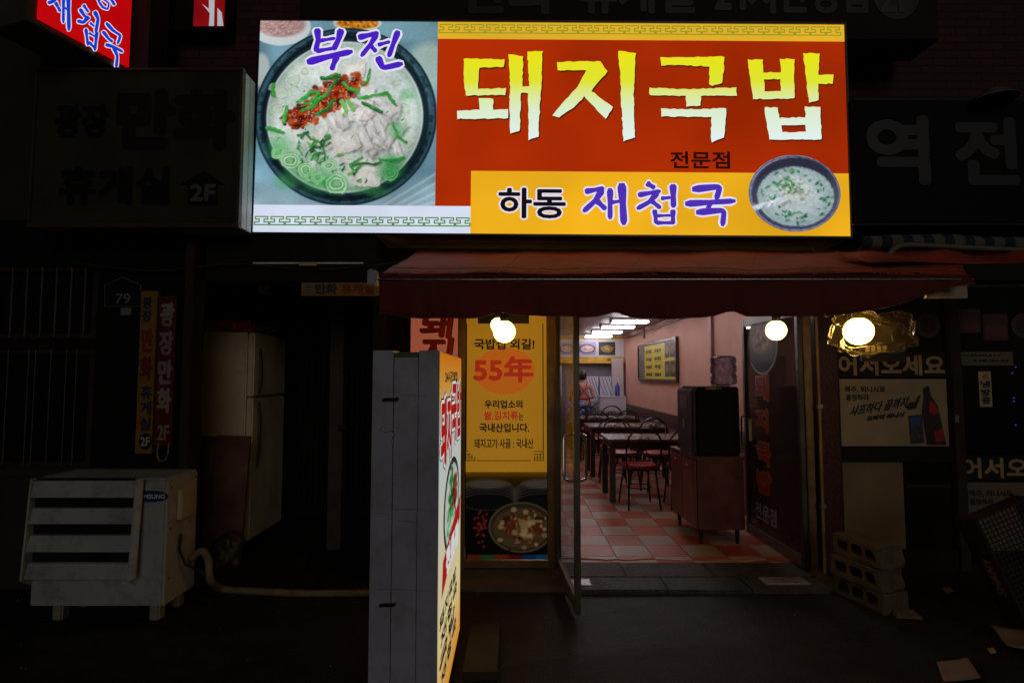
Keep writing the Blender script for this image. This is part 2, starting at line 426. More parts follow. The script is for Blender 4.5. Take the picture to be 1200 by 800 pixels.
# ---------------------------------------------------------------- ground
def ground():
    mb = MB(); n = 60
    xs = [-60, -30, -12] + [-8 + 16 * i / n for i in range(n + 1)] + [12, 30, 60]
    ys = [-60, -20, -6] + [-1 + 8 * i / 40 for i in range(41)] + [9, 30, 60]
    for y in ys:
        for x in xs:
            z = 0.0
            if abs(x) < 8 and -1 < y < 4.3: z = 0.012 * mnoise.noise(Vector((x * 0.9, y * 0.9, 3.1))) + 0.004 * mnoise.noise(Vector((x * 4, y * 4, 1)))
            mb.v.append((x, y, z))
    k = len(xs)
    for j in range(len(ys) - 1):
        for i in range(k - 1): mb.f.append((j * k + i, j * k + i + 1, (j + 1) * k + i + 1, (j + 1) * k + i))
    o = mb.build('ground', asphalt, smooth='all'); o['kind'] = 'structure'; return o
ground()
def patch(pts, m, seed):                                     # repaired or worn patch laid on the asphalt
    rr = random.Random(seed); q = []
    for i, p in enumerate(pts):
        n_ = pts[(i + 1) % len(pts)]
        for k in range(9): t = k / 9; q.append((p[0] + (n_[0] - p[0]) * t + rr.uniform(-1, 1) * 4, p[1] + (n_[1] - p[1]) * t + rr.uniform(-1, 1) * 1.6))
    mb = MB(); w = [PG(*p) for p in q]; h = lambda x, y: 0.0075 + 0.012 * mnoise.noise(Vector((x * 0.9, y * 0.9, 3.1))) + 0.004 * mnoise.noise(Vector((x * 4, y * 4, 1)))
    c = sum(w, Vector()) / len(w); rings = 8; k = len(w); mb.v.append((c.x, c.y, h(c.x, c.y)))
    for r in range(1, rings + 1):
        for p in w: v = c + (p - c) * (r / rings); mb.v.append((v.x, v.y, h(v.x, v.y) - (0.007 if r == rings else 0)))
    for i in range(k): mb.f.append((0, 1 + i, 1 + (i + 1) % k))
    for r in range(rings - 1):
        for i in range(k): a = 1 + r * k + i; b = 1 + r * k + (i + 1) % k; mb.f.append((a, a + k, b + k, b))
    o = mb.build('pavement_patch', m, smooth='all'); fix_normals(o); o['kind'] = 'structure'
patch([(640, 778), (720, 760), (880, 752), (1000, 756), (1040, 800), (900, 830), (640, 832)], mat('worn_asphalt', (0.024, 0.0195, 0.0165), 0.7, var=0.6, scale=8, bump=1.0, bscale=80, spec=0.3), 1)
patch([(560, 792), (640, 768), (690, 772), (660, 800), (600, 830), (540, 830)], mat('oily_asphalt', (0.007, 0.006, 0.006), 0.6, var=0.5, scale=3, bump=0.7, bscale=90, spec=0.3), 2)
patch([(40, 745), (140, 735), (260, 742), (300, 775), (180, 800), (30, 790)], mat('worn_asphalt', (0.024, 0.0195, 0.0165), 0.75), 3)

YF = 4.40                                                    # the shop fronts stand 4.4 m from the camera
RX0, RX1, RY1, RZ = -0.85, 2.5, 12.7, 2.40                    # the dining room

# ---------------------------------------------------------------- dining room and its building
pink_wall = mat('pink_wall_paint', (0.63, 0.335, 0.245), 0.7, var=0.06, scale=1.5, bump=0.15, bscale=50, dirt=(0.42, 0.24, 0.2), dirt_amt=0.3)
ceil_m = mat('ceiling_panel', (0.4, 0.36, 0.37), 0.5, var=0.08, bump=0.05)
dado_m = mat('dado_wood', (0.075, 0.036, 0.024), 0.45, var=0.3, scale=12, bump=0.05)
kitchen_m = mat('kitchen_wall', (0.35, 0.35, 0.38), 0.5, var=0.1, bump=0.05)

bld = thing('restaurant_building', 'dark brick building housing the lit restaurant under the big food sign', 'building', (0.3, YF, 0))
MB().box(-7.5, YF + 0.06, 2.62, 7.5, YF + 0.3, 7.5).build('upper_wall', brick, bld)
MB().box(-0.98, YF + 0.0, 2.08, 2.56, YF + 0.25, 2.60).build('lintel', dark_frame, bld)
MB().box(RX1, YF + 0.27, 0.0, RX1 + 0.15, RY1, RZ).build('side_wall', pink_wall, bld)
MB().box(RX0 - 0.15, YF + 0.27, 0.0, RX0, RY1, RZ).build('side_wall', pink_wall, bld)
MB().box(RX0 - 0.15, RY1, 0.0, RX1 + 0.15, RY1 + 0.15, RZ).build('back_wall', kitchen_m, bld)
MB().box(RX0 - 0.15, YF + 0.26, RZ + 0.004, RX1 + 0.15, RY1 + 0.15, RZ + 0.15).build('ceiling', ceil_m, bld)
MB().box(RX0 - 0.15, YF + 0.1, 0.0, -0.86, YF + 0.25, RZ - 0.01).build('front_wall', dark_wall, bld)
# wainscot with a wooden cap along the pink wall
MB().box(RX1 - 0.03, 5.6, 0.04, RX1 - 0.002, 12.0, 0.72).build('wainscot', mat('wainscot_paint', (0.2, 0.1, 0.085), 0.6, var=0.1, bump=0.05), bld)
MB().box(RX1 - 0.05, 5.6, 0.725, RX1 - 0.003, 12.0, 0.90).build('dado_rail', dado_m, bld, bevel=0.006)
MB().box(RX1 - 0.035, 6.86, 0.905, RX1 - 0.004, 6.9, 2.35).build('wall_conduit', mat('brown_conduit', (0.25, 0.12, 0.08), 0.5), bld)
MB().tube([(RX1 - 0.02, 10.4, 2.39), (RX1 - 0.02, 10.4, 2.2)], 0.02).build('wall_pipe', mat('brown_conduit', (0.25, 0.12, 0.08), 0.5), bld)
MB().tube([(RX1 - 0.03, 5.7, 2.3), (RX1 - 0.03, 8.0, 2.33), (RX1 - 0.03, 12.0, 2.31)], 0.012, 6).build('wall_cable', dado_m, bld)
# pilaster of red granite tiles right of the door
pil = MB().box(2.375, YF - 0.06, 0.0, 2.535, YF + 0.24, 2.6).build('pilaster', red_tile, bld, bevel=0.004)
for k in range(9):
    MB().box(2.372, YF - 0.068, 0.06 + k * 0.27, 2.538, YF - 0.0605, 0.325 + k * 0.27).build('tile', red_tile, pil, bevel=0.003)
# banner bay and door posts
MB().box(-0.42, YF - 0.05, 0.0, -0.365, YF + 0.05, 2.08).build('post', gold_alu, bld, bevel=0.004)
MB().box(0.275, YF - 0.05, 0.0, 0.345, YF + 0.05, 2.08).build('post', gold_alu, bld, bevel=0.004)
MB().box(2.27, YF - 0.09, 0.0, 2.33, YF + 0.06, 2.08).build('post', gold_alu, bld, bevel=0.004)
MB().box(-0.365, YF - 0.045, 0.03, 0.275, YF + 0.045, 0.085).build('sill', gold_alu, bld, bevel=0.004)
MB().box(-0.86, YF - 0.02, 0.0, -0.42, YF + 0.04, 0.16).build('plinth', dark_wall, bld)
MB().box(-0.86, YF + 0.08, 0.16, 0.3, YF + 0.12, 2.08).build('bay_backing', dark_wall, bld)
MB().tube([(2.35, YF - 0.135, 0.02), (2.352, YF - 0.135, 1.2), (2.348, YF - 0.135, 2.5)], 0.011).build('conduit', mat('old_yellow_pipe', (0.3, 0.2, 0.08), 0.5), bld, smooth=True)
for z in (0.5, 1.25, 2.0): MB().box(2.332, YF - 0.15, z, 2.37, YF - 0.12, z + 0.03).build('pipe_clip', steel, bld)

# interior floor with chequered tiles
tile_a = mat('floor_tile_red', (0.55, 0.105, 0.03), 0.42, var=0.35, scale=2.2, bump=0.05, dirt=(0.25, 0.1, 0.07), dirt_amt=0.5, dscale=5)
tile_b = mat('floor_tile_beige', (0.52, 0.37, 0.26), 0.42, var=0.3, scale=2.2, bump=0.05, dirt=(0.3, 0.2, 0.15), dirt_amt=0.5, dscale=5)
def checker_mat():
    m, n, l = nodes_of('far_chequered_floor'); b = n['Principled BSDF']; b.inputs['Roughness'].default_value = 0.4
    tc = n.new('ShaderNodeTexCoord'); mp = n.new('ShaderNodeMapping'); mp.inputs['Location'].default_value = (0.05 / 0.3, -4.62 / 0.3, 0.5); mp.inputs['Scale'].default_value = (1 / 0.3,) * 3
    ck = n.new('ShaderNodeTexChecker'); ck.inputs['Scale'].default_value = 1.0
    ck.inputs['Color1'].default_value = (0.55, 0.105, 0.03, 1); ck.inputs['Color2'].default_value = (0.52, 0.37, 0.26, 1)
    l.new(tc.outputs['Object'], mp.inputs[0]); l.new(mp.outputs[0], ck.inputs['Vector']); l.new(ck.outputs[0], b.inputs['Base Color']); return m
fl = MB().box(RX0, YF + 0.1, -0.05, RX1, RY1, 0.024).build('dining_floor', checker_mat()); fl['kind'] = 'structure'
tm = {}
for t, m_ in ((0, tile_a), (1, tile_b)):
    b_ = MB().box(0.0025, 0.0025, 0, 0.2975, 0.2975, 0.008); tm[t] = b_
tile_me = {}
X0T, Y0T = -0.05, 4.62
for j in range(14):
    for i in range(9):
        t = (i + j) % 2
        if t not in tile_me:
            o = tm[t].build('tile', (tile_a, tile_b)[t], fl, bevel=0.0012); tile_me[t] = o.data
        else: o = link('tile', tile_me[t], fl)
        o.location = (X0T + 0.3 * i, Y0T + 0.3 * j, 0.024 + RNG.uniform(0, 0.0012)); o.rotation_euler = (0, 0, RNG.uniform(-0.004, 0.004))
        if X0T + 0.3 * i + 0.3 > RX1: bpy.data.objects.remove(o)
# broken front row of tiles
for i in range(8):
    xw = X0T + 0.3 * i; t = (i + 1) % 2; e0, e1 = RNG.uniform(0.02, 0.12), RNG.uniform(0.02, 0.12); mid = RNG.uniform(0.0, 0.08)
    mb = MB(); a = [(xw + 0.003, Y0T - e0), (xw + 0.1, Y0T - e0 - mid * 0.4), (xw + 0.2, Y0T - e1 - mid * 0.3), (xw + 0.297, Y0T - e1), (xw + 0.297, Y0T - 0.003), (xw + 0.003, Y0T - 0.003)]
    k = len(a); mb.add([(p[0], p[1], 0.025) for p in a] + [(p[0], p[1], 0.0325) for p in a], [tuple(range(k - 1, -1, -1)), tuple(range(k, 2 * k))] + [(q, (q + 1) % k, k + (q + 1) % k, k + q) for q in range(k)])
    mb.build('tile', (tile_a, tile_b)[t], fl)
# granite threshold slabs
granite = mat('grey_granite', (0.07, 0.066, 0.07), 0.65, var=0.6, scale=40, bump=0.8, bscale=60, dirt=(0.02, 0.018, 0.018), dirt_amt=0.8, dscale=4, spec=0.3)
st = MB().box(-0.45, 3.97, -0.05, 2.36, YF + 0.12, 0.012).build('threshold', mat('cement', (0.1, 0.085, 0.075), 0.9, var=0.3, bump=0.5)); st['kind'] = 'structure'
for x0, x1, y0, y1 in ((0.46, 1.08, 3.93, 4.18), (1.085, 1.66, 3.925, 4.18), (1.665, 2.2, 3.93, 4.18), (0.36, 0.84, 4.185, 4.50), (0.845, 1.5, 4.185, 4.49), (1.505, 2.24, 4.185, 4.50)):
    MB().box(x0, y0, -0.03, x1, y1, 0.020 + RNG.uniform(0, 0.006)).build('slab', granite, st, bevel=0.007)
plate_m = mat('floor_hatch', (0.5, 0.47, 0.48), 0.3, 0.6, var=0.15, scale=30, bump=0.3, bscale=90)
for x0, x1, y0, y1 in ((0.36, 0.56, 4.0, 4.12), (1.80, 2.12, 4.03, 4.16)):
    MB().box(x0, y0, 0.0, x1, y1, 0.031).build('metal_plate', plate_m, st, bevel=0.003)

# ---------------------------------------------------------------- the big lit sign
YS = 3.95
TLc, BLc, BRc = P(305, 25, YS), P(296, 272, YS), P(997, 277, YS)
sg = thing('lightbox_sign', 'long lit lightbox sign with soup bowl photo and torn yellow lettering on red brown', 'sign', (0.25, YS + 0.2, BLc.z))
SF = Fr(BLc, BRc - BLc, (0, 0, 1)); SF.v = (SF.v - SF.u * SF.v.dot(SF.u)).normalized(); SF.n = SF.u.cross(SF.v)
SW = (BRc - BLc).length; SH = SF.ab(P(646, 26.5, YS))[1]
def sab(x, y): return SF.ab(P(x, y, YS))
def z1(x, y): return (290 + x / 2.963, 10 + y / 2.963)
def z2(x, y): return (640 + x / 2.962, 10 + y / 2.962)
# housing: five sheet metal faces round the lit face
sheet(SF, (-0.012, -0.012, SW + 0.012, SH + 0.012), -0.014, sign_back, 'housing', sg, th=0.42)
rim = MB()
for r in ((-0.014, -0.014, SW + 0.014, 0.0), (-0.014, SH, SW + 0.014, SH + 0.014), (-0.014, 0.0005, 0.0, SH - 0.0005), (SW, 0.0005, SW + 0.014, SH - 0.0005)):
    o = sheet(SF, r, 0.006, black_plastic, 'rim', sg, th=0.019)
ax_photo = sab(511.5, 130)[0]; ax_y = sab(551.5, 240)[0]; by_top = sab(760, 201.5)[1]; by_strip = sab(420, 240.5)[1]; bt = sab(750, 47)[1]
e_red = emis('lit_red_brown', S(164, 42, 4), 1.0, 0.2, 1.1)
e_yel = emis('lit_yellow', S(234, 172, 28), 1.0, 0.13, 1.3)
e_yel2 = emis('lit_band_yellow', S(222, 172, 40), 1.0, 0.08, 1.6)
e_whi = emis('lit_white', S(204, 212, 230), 1.0, 0.13, 1.6)
sheet(SF, (0, 0, ax_y, by_strip), -0.004, e_whi, 'white_strip', sg)
sheet(SF, (ax_y, 0, SW, by_top), -0.004, e_yel, 'yellow_panel', sg)
sheet(SF, (ax_photo, by_top, SW, bt), -0.004, e_red, 'red_panel', sg)
sheet(SF, (ax_photo, by_strip, ax_y, by_top), -0.004, e_red, 'red_panel', sg)
sheet(SF, (ax_photo, bt, SW, SH), -0.004, e_yel2, 'yellow_band', sg)

def fret(a0, a1, b0, b1, unit, w, m, d):
    mb = MB(); x = a0; h = b1 - b0
    def seg(p, q):
        x0, x1 = min(p[0], q[0]) - w / 2, max(p[0], q[0]) + w / 2; y0, y1 = min(p[1], q[1]) - w / 2, max(p[1], q[1]) + w / 2
        k = len(mb.f) % 7 * 0.00006
        mb.add([SF.pt(x0, y0, d + k), SF.pt(x1, y0, d + k), SF.pt(x1, y1, d + k), SF.pt(x0, y1, d + k)], [(0, 1, 2, 3)])
    path = [(0, 0), (0, .34), (.3, .34), (.3, .68), (.06, .68), (.06, 1), (.86, 1), (.86, .68), (.62, .68), (.62, .34), (.92, .34), (.92, 0)]
    while x + unit <= a1 + 0.02:
        pp = [(x + p[0] * unit, b0 + p[1] * h) for p in path]
        for p, q in zip(pp, pp[1:]): seg(p, q)
        seg((pp[0][0], b0), (x + 0.92 * unit, b0)) if True else None
        x += unit
    return mb
u_ = (sab(600, 250)[0] - sab(562, 250)[0]) / 3
fa0, fb0 = sab(297, 268); fa1, fb1 = sab(551, 255.5)
fret(0.01, ax_y, sab(420, 264)[1], sab(420, 254.5)[1], (sab(551, 260)[0] - sab(297, 260)[0]) / 14.0, 0.0085, emis('lit_fret_green', S(70, 130, 40), 1, 0, sample=False), -0.001).build('fret_border', MATS['lit_fret_green'], sg)
fret(ax_photo + 0.01, SW, sab(750, 40)[1], sab(750, 30.5)[1], (sab(985, 36)[0] - sab(513, 36)[0]) / 26.0, 0.008, emis('lit_fret_olive', S(140, 150, 40), 1, 0, sample=False), -0.001).build('fret_border', MATS['lit_fret_olive'], sg)

# the printed photograph of the soup
def soup_canvas():
    c = Canvas(38, 40, 660, 682, 290, 300, (104, 142, 158))
    n1, n2 = c.noise(60), c.noise(14)
    c.c *= (0.85 + 0.35 * n1)[..., None]
    c.put((c.Y - 560) / 160, (165, 185, 196), 0.8)
    for k in range(5): c.line([(470 + 40 * k, 690), (680, 560 + 34 * k)], 8, (205, 215, 222), 8, 0.45)
    c.ell(630, 190, 70, 80, (170, 190, 180), 0.5, 0.8); c.ell(560, 70, 110, 40, (120, 160, 175), 0.4, 0.7)
    c.ell(110, 62, 105, 66, (206, 214, 216), 0.06); c.ell(110, 52, 86, 46, (176, 140, 138), 0.2)
    for _ in range(60): x, y = NP.uniform(40, 180), NP.uniform(40, 90); c.line([(x, y), (x + NP.uniform(-18, 18), y + NP.uniform(-8, 8))], 3, (215, 185, 180) if NP.rand() < .6 else (120, 80, 90), 2, 0.6 * (((x - 110) / 86) ** 2 + ((y - 52) / 46) ** 2 < 1))
    c.ell(378, 46, 84, 28, (205, 205, 200), 0.1); c.ell(378, 48, 74, 20, (178, 112, 28), 0.2)
    for _ in range(50): x, y = NP.uniform(310, 446), NP.uniform(40, 64); c.ell(x, y, 5, 3, (222, 160, 50) if NP.rand() < .5 else (120, 60, 20), 0.6, 0.6)
    c.ell(46, 215, 30, 60, (200, 205, 200), 0.3, 0.8)
    # stone pot
    r = c.ell(345, 374, 316, 310, (22, 40, 50), 0.012)
    c.ring(345, 374, 305, 299, 7, (64, 104, 120), 8, 0.7); c.ring(345, 376, 288, 281, 10, (12, 22, 28), 8, 0.8)
    ang = np.arctan2(c.Y - 374, c.X - 345)
    hl = np.clip(np.cos(ang + 0.5), 0, 1) ** 3 * np.clip(1 - abs(r - 0.93) / 0.035, 0, 1); c.put(hl, (95, 140, 155), 0.7)
    hl = np.clip(np.cos(ang + 2.7), 0, 1) ** 3 * np.clip(1 - abs(r - 0.95) / 0.04, 0, 1); c.put(hl, (70, 120, 140), 0.6)
    c.put(np.clip(1 - abs(r - 0.94) / 0.05, 0, 1) * (n2 > 0.62), (8, 14, 18), 0.5)
    # broth
    R = c.ell(342, 376, 272, 264, (186, 200, 192), 0.02)
    inside = np.clip((0.985 - R) / 0.02, 0, 1)
    c.put(inside * np.clip((n1 - 0.35) * 2.2, 0, 1), (220, 226, 222), 0.8)
    c.put(inside * np.clip((c.X - 380) / 160, 0, 1) * np.clip((420 - c.Y) / 220, 0, 1), (196, 214, 214), 0.7)
    c.put(inside * np.clip((c.Y - 470) / 150, 0, 1) * np.clip((430 - c.X) / 200, 0, 1), (70, 158, 88), 0.75)
    c.put(inside * np.clip((R - 0.86) / 0.12, 0, 1), (120, 150, 132), 0.6)
    wx, wy = (c.noise(34) - .5) * 13 + (c.noise(9) - .5) * 4, (c.noise(34) - .5) * 13 + (c.noise(9) - .5) * 4
    c.X, c.Y = c.X + wx, c.Y + wy
    # foam rings on the left and pale onion
    for x, y, q in ((118, 292, 30), (160, 250, 22), (108, 350, 26), (200, 218, 20), (90, 270, 16), (545, 345, 24), (520, 255, 18), (560, 470, 20)):
        c.ell(x, y, q, q * 0.9, (196, 214, 196), 0.3, 0.6); c.ring(x, y, q * 0.75, q * 0.65, 3, (150, 178, 140), 3, 0.7); c.ring(x, y, q * 0.4, q * 0.36, 2, (168, 190, 150), 3, 0.6)
    # slices of pork
    for _ in range(70):
        x, y = NP.normal(425, 74), NP.normal(420, 80); a = NP.normal(0.9, 0.6); L, W = NP.uniform(20, 52), NP.uniform(8, 24)
        if ((x - 342) / 240) ** 2 + ((y - 376) / 232) ** 2 > 0.9: continue
        ca, sa = math.cos(a), math.sin(a); pts = [(x + ca * L * p - sa * W * q, y + sa * L * p + ca * W * q) for p, q in ((-1, -.7), (.8, -1), (1, .6), (-.7, 1))]
        v = NP.uniform(0.85, 1.06)
        c.tri([(p + 5, q + 6) for p, q in pts], (112, 112, 102), 9, 0.6); c.tri(pts, (206 * v, 202 * v, 200 * v), 5, 0.9)
        c.tri([(x + (p - x) * .75 - 2, y + (q - y) * .75 - 3) for p, q in pts], (228 * v, 226 * v, 225 * v), 9, 0.85)
        for k in range(2): t = NP.uniform(-.6, .6); c.line([(x - ca * L * .8 - sa * W * t, y - sa * L * .8 + ca * W * t), (x + ca * L * .8 - sa * W * t, y + sa * L * .8 + ca * W * t)], 2, (186, 174, 168), 3, 0.5)
    for pts in ([(195, 440), (285, 405), (275, 470), (215, 490)], [(190, 570), (250, 520), (255, 598), (215, 600)], [(360, 545), (425, 500), (470, 548), (468, 612), (385, 612)], [(290, 440), (380, 420), (400, 480), (310, 520)], [(330, 190), (410, 185), (400, 235), (330, 240)], [(430, 200), (500, 225), (480, 280), (420, 265)])[:5]:
        c.tri([(p + 4, q + 6) for p, q in pts], (96, 104, 92), 8, 0.5); c.tri(pts, (208, 204, 198), 3); x, y = np.mean(pts, 0); c.tri([(x + (p - x) * .7, y + (q - y) * .7) for p, q in pts], (224, 220, 214), 10, 0.9)
    # red seasoning paste
    for _ in range(230):
        t = NP.rand(); x = 150 + t * 225 + NP.normal(0, 13); y = 388 - t * 118 + NP.normal(0, 17 + 8 * math.sin(3 * t)) + 12 * math.sin(t * 6)
        q = NP.uniform(5, 17); k = NP.rand()
        c.ell(x, y, q, q * NP.uniform(.6, 1), ((108, 26, 8), (150, 46, 12), (176, 66, 22), (70, 16, 8))[int(k * 3.99)], 0.5, 0.85)
    for _ in range(90):
        t = NP.rand(); x = 150 + t * 225 + NP.normal(0, 14); y = 388 - t * 118 + NP.normal(0, 16) + 12 * math.sin(t * 6); c.ell(x, y, 2.6, 2, (228, 150, 96) if NP.rand() < .5 else (200, 80, 40), 0.6, 0.8)
    # spring onion
    G = ((20, 104, 42), (44, 146, 52), (12, 82, 36), (112, 180, 90))
    def leaf(pts, w, k=0):
        c.line([(p + 2, q + 4) for p, q in pts], w, (60, 70, 50), 5, 0.45); c.line(pts, w, G[k], 2.5); c.line([(p - 1, q - w * .2) for p, q in pts], w * .25, (132, 200, 108), 2.5, 0.45)
    for pts, w, k in (([(180, 318), (215, 292), (252, 290), (240, 318), (200, 330)], 12, 1), ([(195, 352), (230, 340), (268, 300)], 11, 1), ([(240, 372), (278, 350), (300, 318)], 13, 0), ([(275, 300), (298, 268), (318, 232)], 11, 0), ([(262, 240), (308, 232)], 12, 0), ([(330, 255), (352, 278), (388, 290)], 11, 1), ([(385, 305), (440, 300), (490, 292), (512, 330)], 10, 1), ([(400, 325), (432, 345), (466, 360)], 13, 0), ([(425, 210), (418, 245), (402, 262)], 9, 1), ([(515, 398), (530, 440), (556, 462)], 8, 1), ([(130, 398), (142, 345)], 12, 1), ([(78, 420), (128, 436)], 12, 1), ([(94, 262), (92, 300)], 14, 1), ([(330, 320), (345, 350), (340, 372)], 14, 3), ([(352, 318), (372, 352)], 12, 3), ([(370, 540), (430, 535), (470, 532)], 9, 0), ([(470, 520), (520, 530), (545, 520)], 10, 1), ([(380, 560), (372, 535), (410, 515)], 8, 1)):
        leaf(pts, w, k)
    for _ in range(26):
        x, y = NP.normal(235, 38), NP.normal(505, 36); a = NP.uniform(0, 6.3); L = NP.uniform(14, 42); leaf([(x, y), (x + L * .6 * math.cos(a), y + L * .6 * math.sin(a)), (x + L * math.cos(a + .5), y + L * math.sin(a + .5))], NP.uniform(5, 9), int(NP.rand() * 4))
    for _ in range(30):
        x, y = NP.normal(300, 130), NP.normal(575, 40); a = NP.uniform(0, 6.3); L = NP.uniform(8, 30)
        if ((x - 342) / 250) ** 2 + ((y - 376) / 245) ** 2 > 0.92: continue
        leaf([(x, y), (x + L * math.cos(a), y + L * math.sin(a))], NP.uniform(4, 8), int(NP.rand() * 4))
    for _ in range(150):                                      # chopped bits floating about
        x, y = NP.uniform(80, 600), NP.uniform(120, 630)
        if ((x - 342) / 250) ** 2 + ((y - 376) / 245) ** 2 > 0.95 or (x > 330 and y < 480 and NP.rand() < .7): continue
        a = NP.uniform(0, 6.3); L = NP.uniform(2, 9); c.line([(x, y), (x + L * math.cos(a), y + L * math.sin(a))], NP.uniform(2, 4.5), (G + ((150, 196, 120), (206, 222, 190)))[int(NP.rand() * 6)], 2, NP.uniform(.4, .9))
    for _ in range(120):                                      # bubbles
        a = NP.uniform(0, 6.3); q = NP.uniform(.7, .97) if NP.rand() < .6 else NP.uniform(0, .9); x, y = 342 + 262 * q * math.cos(a), 376 + 254 * q * math.sin(a); r_ = NP.uniform(2, 7)
        c.ring(x, y, r_, r_, 1.6, (226, 234, 228), 2, .55)
    for x, y, q in ((320, 612, 40), (158, 536, 34), (212, 566, 30), (294, 548, 26), (500, 570, 34), (120, 500, 26), (255, 590, 24)):
        c.ell(x, y, q, q * .86, (70, 160, 86), 0.35, 0.7); c.ring(x, y, q * .85, q * .72, 5, (188, 220, 178), 3, 0.9); c.ring(x, y, q * .55, q * .46, 5, (206, 226, 200), 3, 0.9); c.ell(x, y, q * .3, q * .26, (150, 190, 140), 0.4, 0.7)
    c.ell(505, 555, 46, 44, (30, 140, 60), 0.9, 0.6); c.ell(440, 630, 60, 18, (70, 160, 80), 0.9, 0.5)
    for x, y, q in ((120, 480, 34), (150, 600, 30), (250, 600, 40), (530, 420, 26), (560, 300, 20)): c.ell(x, y, q * 1.3, q, (70, 170, 90), 0.9, 0.45)
    keep = np.clip((0.99 - R) / 0.015, 0, 1)[..., None]; out = np.clip((1.0 - R) / 0.01, 0, 1)
    sp = (c.noise(5) > 0.93) * inside; c.put(sp, (238, 244, 240), 0.45)
    f_ = c.noise(11) * .6 + c.noise(5) * .4; c.c *= (1 + inside * 0.16 * (f_ - .5))[..., None]; c.put(np.clip((0.97 - R) / .3, 0, 1) * np.clip((c.noise(22) - .62) * 4, 0, 1), (232, 238, 234), .2); c.c *= (0.965 + 0.07 * c.noise(3))[..., None]; c.c *= (0.9 + 0.2 * c.noise(150))[..., None]
    return c
m_photo = attr_mat('lit_soup_photo', emit=0.92)
soup_canvas().mesh(SF, (0, by_strip, ax_photo, SH), -0.004, 'soup_photo', m_photo, sg)

def soup_bowl_canvas():                                      # steel bowl of clear soup, lower right of the sign
    c = Canvas(700, 508, 1026, 776, 120, 100, (150, 160, 190))
    c.ell(863, 642, 164, 134, (64, 66, 92), 0.02); c.ring(863, 642, 158, 128, 5, (150, 156, 186), 4, 0.9); c.ell(868, 630, 146, 116, (46, 48, 66), 0.05)
    c.put(np.clip((c.X - 930) / 70, 0, 1) * np.clip((c.Y - 560) / 60, 0, 1) * 0.5, (96, 98, 120)); c.ell(865, 652, 136, 104, (150, 170, 172), 0.03)
    c.ell(860, 645, 110, 80, (184, 198, 200), 0.6, 0.9)
    for _ in range(75):
        a = NP.uniform(0, 6.3); q = NP.uniform(0.55, 0.97); x, y = 865 + 132 * q * math.cos(a), 652 + 100 * q * math.sin(a)
        c.ell(x, y, NP.uniform(4, 10), NP.uniform(2, 6), ((38, 118, 70), (64, 142, 92), (26, 88, 52))[int(NP.rand() * 3)], 0.5, 0.85, NP.uniform(0, 3))
    for _ in range(160): x, y = NP.normal(858, 24), NP.normal(635, 22); c.ell(x, y, NP.uniform(4, 9), NP.uniform(3, 7), (204, 210, 206) if NP.rand() < .6 else (150, 152, 140), 0.5, 0.85)
    for _ in range(14): x, y = NP.normal(852, 18), NP.normal(620, 14); c.line([(x, y), (x + NP.uniform(-14, 14), y + NP.uniform(-8, 8))], 5, (40, 130, 60), 3, 0.9)
    c.line([(704, 694), (806, 668)], 17, (226, 232, 242), 3); c.line([(712, 694), (800, 674)], 3, (140, 146, 160), 2, 0.8); c.ell(812, 664, 20, 9, (206, 214, 224), 0.2)
    c.c *= (0.92 + 0.16 * c.noise(6))[..., None]
    return c
x0, y0 = z2(700, 508); x1, y1 = z2(1026, 776)
a0, b1_ = sab(x0, y0); a1, b0_ = sab(x1, y1)
soup_bowl_canvas().disc(SF, (a0, b0_, a1, b1_), 0.0008, 'bowl_photo', attr_mat('lit_bowl_photo', emit=0.9, sample=False), sg)

# torn-paper syllables 돼 지 국 밥
L_ = {
 '돼': (z1, [[(750, 175), (892, 177), (890, 203), (805, 206), (802, 250), (800, 280), (897, 277), (894, 301), (757, 302), (752, 240)], [(803, 313), (853, 314), (853, 352), (905, 350), (904, 382), (729, 384), (728, 355), (806, 352)],
        [(905, 160), (957, 166), (955, 271), (978, 270), (972, 150), (1025, 148), (1020, 260), (1015, 350), (1010, 445), (976, 457), (976, 380), (975, 294), (950, 294), (945, 425), (912, 434), (910, 340), (912, 250)]]),
 '지': (z2, [[(37, 186), (188, 184), (214, 219), (185, 250), (158, 288), (232, 343), (207, 384), (178, 355), (132, 305), (95, 345), (45, 378), (22, 372), (60, 325), (110, 270), (140, 216), (40, 215)], [(250, 148), (312, 155), (303, 300), (308, 448), (268, 462), (262, 350), (258, 250)]]),
 '국': (z2, [[(395, 170), (500, 169), (618, 168), (617, 215), (610, 258), (575, 270), (566, 262), (567, 202), (490, 198), (400, 198)], [(358, 275), (500, 281), (660, 275), (662, 303), (538, 304), (535, 338), (487, 340), (484, 303), (380, 303), (358, 300)], [(398, 347), (480, 350), (625, 347), (622, 400), (618, 448), (575, 465), (572, 430), (574, 377), (400, 375)]]),
 '밥': (z2, [[(700, 178), (752, 178), (754, 222), (815, 222), (812, 175), (862, 176), (862, 312), (815, 314), (718, 314), (708, 240)], [(892, 155), (950, 158), (945, 232), (998, 230), (995, 262), (945, 262), (945, 318), (912, 328), (905, 260)], [(758, 342), (803, 345), (810, 380), (900, 378), (898, 340), (952, 342), (954, 400), (955, 455), (820, 456), (775, 455), (764, 390)]]),
}
HOLES = {'밥': {0: [(756, 246), (814, 246), (814, 288), (758, 288)], 2: [(816, 406), (900, 404), (902, 428), (820, 430)]}}
ztop = SF.pt(0, sab(750, 60)[1]).z; zbot = SF.pt(0, sab(750, 165)[1]).z
e_grad = emis_grad('lit_yellow_to_white_print', [(0.0, S(226, 240, 236)), (0.32, S(218, 236, 200)), (0.62, S(222, 228, 50)), (1.0, S(236, 228, 10))], 2, zbot, ztop, 1.0)
e_grad.cycles.emission_sampling = 'NONE'
e_shadow = emis('lit_shadow_print', S(84, 24, 6), 1.0, 0, sample=False)
